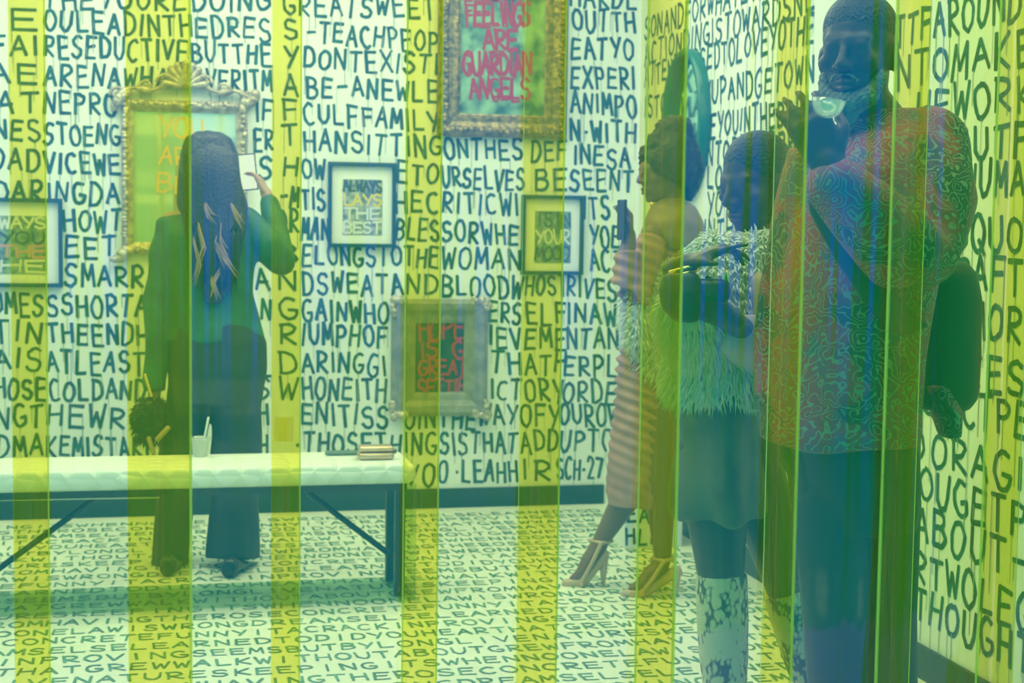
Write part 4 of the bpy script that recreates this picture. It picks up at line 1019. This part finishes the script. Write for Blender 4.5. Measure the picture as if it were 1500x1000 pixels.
g.loft([(1232, 625, 92, .13, D), (1250, 660, 92, .14, D), (1258, 720, 90, .14, D), (1258, 770, 86, .13, D)])
for (a, b1_, c_, k_, e_) in (((1212, 730, -.02), (1216, 800, -.05), (1226, 900, -.03), (1236, 1000, 0), (1246, 1212, .02)), ((1298, 730, .02), (1298, 800, .02), (1298, 900, .03), (1300, 1000, .05), (1304, 1220, .06))):
    q = P(*e_); q.z = .05
    g.tube([P(*a), P(*b1_), P(*c_), P(*k_), q], [.078, .076, .068, .066, .085], 18, flat=True)
skin('trousers', g, M['trousers_man'], mn, .010, 5, folds(.006, 22, 8, 6, seed=7))
for (x_, dd) in ((1246, .02), (1304, .06)):
    q = P(x_, 1212, dd); q.z = 0; shoe(mn, 'shoe', q-UF*.17-UR*.07, q+UF*.07, M['leather'], .048, .09)
cp = thing('coupe_glass', 'clear glass cup held at the mouth of the man in paisley', 'glass', P(1209, 168, -.36))
M['glass'] = strip_mat('clear_glass', (.93, .96, .95), .22, .04, (.8, .85, .82), .25)
g = MB(); c0 = P(1210, 172, -.37); rg = []
tilt_ = Matrix.Rotation(math.radians(8), 3, UF)
for r_, z_ in ((.010, 0), (.017, .003), (.025, .011), (.030, .022), (.032, .034), (.030, .034), (.028, .022), (.022, .012), (.010, .006)):
    rg.append([c0+tilt_ @ (UR*(r_*math.cos(2*math.pi*k/24))+UF*(r_*math.sin(2*math.pi*k/24))+UZ*z_) for k in range(24)])
g.rings(rg); g.build('bowl', M['glass'], cp)
# bag carried on his far side, with its strap across the chest
bgm = thing('shoulder_bag', 'large dark shoulder bag with a wide strap worn across by the man in paisley', 'bag', P(1385, 590, .12))
g = MB(); g.loft([(1385, 384, 30, .05, D+.14), (1384, 400, 44, .08, D+.14), (1388, 440, 48, .09, D+.14), (1388, 520, 48, .09, D+.14), (1384, 580, 46, .09, D+.14), (1378, 600, 38, .07, D+.14)])
skin('bag_body', g, M['nylon'], bgm, .010, 4, folds(.005, 20, 14, seed=3))
g = MB(); rg = []
for (x_, y_, dd) in ((1250, 190, .10), (1215, 215, -.02), (1196, 250, -.135), (1205, 300, -.165), (1240, 365, -.185), (1285, 430, -.185), (1318, 470, -.165), (1340, 488, -.12), (1325, 490, .0)):
    c0 = P(x_, y_, dd); rg.append([c0+UR*a_*.024+UZ*(b_*.002+a_*.016)-UF*b_*.005 for a_, b_ in ((-1, -1), (1, -1), (1, 1), (-1, 1))])
g.rings(rg); g.build('strap', M['nylon'], bgm)
# ------------------------------------------------------------------ the strip curtain between the viewer and the room
M['vinyl'] = strip_mat('clear_green_vinyl', (0.985, 0.985, 0.70), .07, .07, (0.10, 0.60, 0.40), .012)
M['vinyl_aged'] = strip_mat('aged_green_vinyl', (0.965, 0.97, 0.56), .07, .07, (0.10, 0.60, 0.30), .012)
M['vinyl_glow'] = strip_mat('vinyl_edge_glow', (0.95, 0.95, 0.5), .02, .2, (0.90, 0.90, 0.22), .36)  # bright edge lines added as separate slivers, imitating light in the vinyl
M['vinyl_yellow'] = strip_mat('yellow_vinyl', (0.995, 0.93, 0.50), .025, .12, (0.75, 0.62, 0.05), .06)
M['vinyl_edge'] = mat('vinyl_cut_edge', (0.80, 0.95, 0.25), .4)  # glow of the edges put into a brighter colour
STOP = 2.5
def strip(name, xa, xb, yc, bow, tilt, m, z0=.012, edge=None):
    xc = (xa+xb)/2; n = 9; T = .0028
    fr_, bk_ = [], []
    for k in range(n):
        u = k/(n-1); x = xa+(xb-xa)*u
        y = yc - bow*(1-(2*u-1)**2) + math.tan(tilt)*(x-xc)
        fr_.append((x, y-T/2)); bk_.append((x, y+T/2))
    loop = fr_+bk_[::-1]; c = len(loop)
    vs = [Vector((x-xc, y-yc, z)) for z in (z0, STOP) for x, y in loop]
    fs = [(k, (k+1) % c, c+(k+1) % c, c+k) for k in range(c)] + [tuple(range(c))[::-1], tuple(range(c, 2*c))]
    me = bpy.data.meshes.new(name); me.from_pydata(vs, [], fs)
    me.materials.append(m); me.materials.append(edge or m)
    for i, p in enumerate(me.polygons):
        p.material_index = 1 if (i in (n-1, 2*n-1) or i >= c) else 0
        p.use_smooth = i < c and i not in (n-1, 2*n-1)
    me.update()
    return link(name, me, loc=Vector((xc, yc, 0)))
# yellow strips: left and right edges half way down the photograph, and what shows behind each one
BANDS = [(17, 69, 'at the left end, over the leftmost black framed print'),
 (186, 279, 'over the left half of the mirror and the long haired woman'),
 (398, 440, 'right of the phone of the long haired woman'),
 (593, 644, 'over the left half of the grey framed painting'),
 (763, 822, 'over the right side of the large gold frame'),
 (940, 996, 'over the curly hair of the woman in heels'),
 (1127, 1172, 'between the cropped haired woman and the man'),
 (1299, 1348, 'over the chest and shoulder of the man in paisley'),
 (1448, 1502, 'at the right end, right of the dark bag')]
GY = CUR_Y-.008
WIDE_GLOW = ['', 'r', '', '', '', 'r', 'r', 'l', '']
EDGE_GLOW = ['r', 'r', 'r', 'lr', 'r', 'lr', 'r', 'l', 'l']
ys = []
for k, (a, b, txt) in enumerate(BANDS):
    xa, xb = onY(a, 500, GY).x, onY(b, 500, GY).x
    ys.append((xa+xb)/2)
    o = strip('vinyl_strip', xa, xb, GY, .002, 0.0, M['vinyl_yellow'], edge=M['vinyl_edge'])
    tag(o, 'narrow yellow vinyl strip '+txt, 'curtain strip', 'narrow yellow curtain strips')
    for side in EDGE_GLOW[k]:
        xe = xa if side == 'l' else xb
        MB().box((xe-(.0022 if side == WIDE_GLOW[k] else .001), GY-.0030, .012), (xe+(.0022 if side == WIDE_GLOW[k] else .001), GY+.0022, STOP)).build('edge_glow', M['vinyl_glow'], o, smooth=False)
    if k == 2:
        p = onY(417, 628, GY)
        pm = MB().box((p.x-.017, GY-.0055, p.z-.02), (p.x+.014, GY-.0035, p.z+.02)).build('tape_patch', M['vinyl_yellow'], o, smooth=False)
step = ys[1]-ys[0]
cuts = [ys[0]-step] + ys + [ys[-1]+.26]
WIDE = ['at the left edge of the photo', 'over the lettering left of the mirror',
 'over the trousers and phone of the long haired woman', 'over the small framed print above the bench',
 'over the red words in the gold frame', 'over the lettering left of the woman in heels',
 'over the cropped haired woman with snakeskin boots', 'over the face and trousers of the man in paisley',
 'over the dark shoulder bag on the right', 'at the right edge of the photo']
TILT = [0.03, 0.01, 0.003, 0.0, 0.0, 0.0, 0.0, -0.02, 0.04, 0.05]
BOW = [.004, .003, .0022, .004, .004, .003, .004, .004, .003, .003]
for k in range(len(cuts)-1):
    o = strip('vinyl_strip', cuts[k]+.0002, cuts[k+1]-.0002, CUR_Y+.006, BOW[k], TILT[k], M['vinyl_aged'] if k >= 8 else M['vinyl'])
    tag(o, 'wide clear green vinyl strip '+WIDE[k], 'curtain strip', 'wide clear curtain strips')
struct('trim_1', MB().box((LEFT_X, CUR_Y-.03, STOP-.03), (WALL_X, CUR_Y+.03, CEIL)), M['wall'])['label'] = 'rail the strip curtain hangs from'
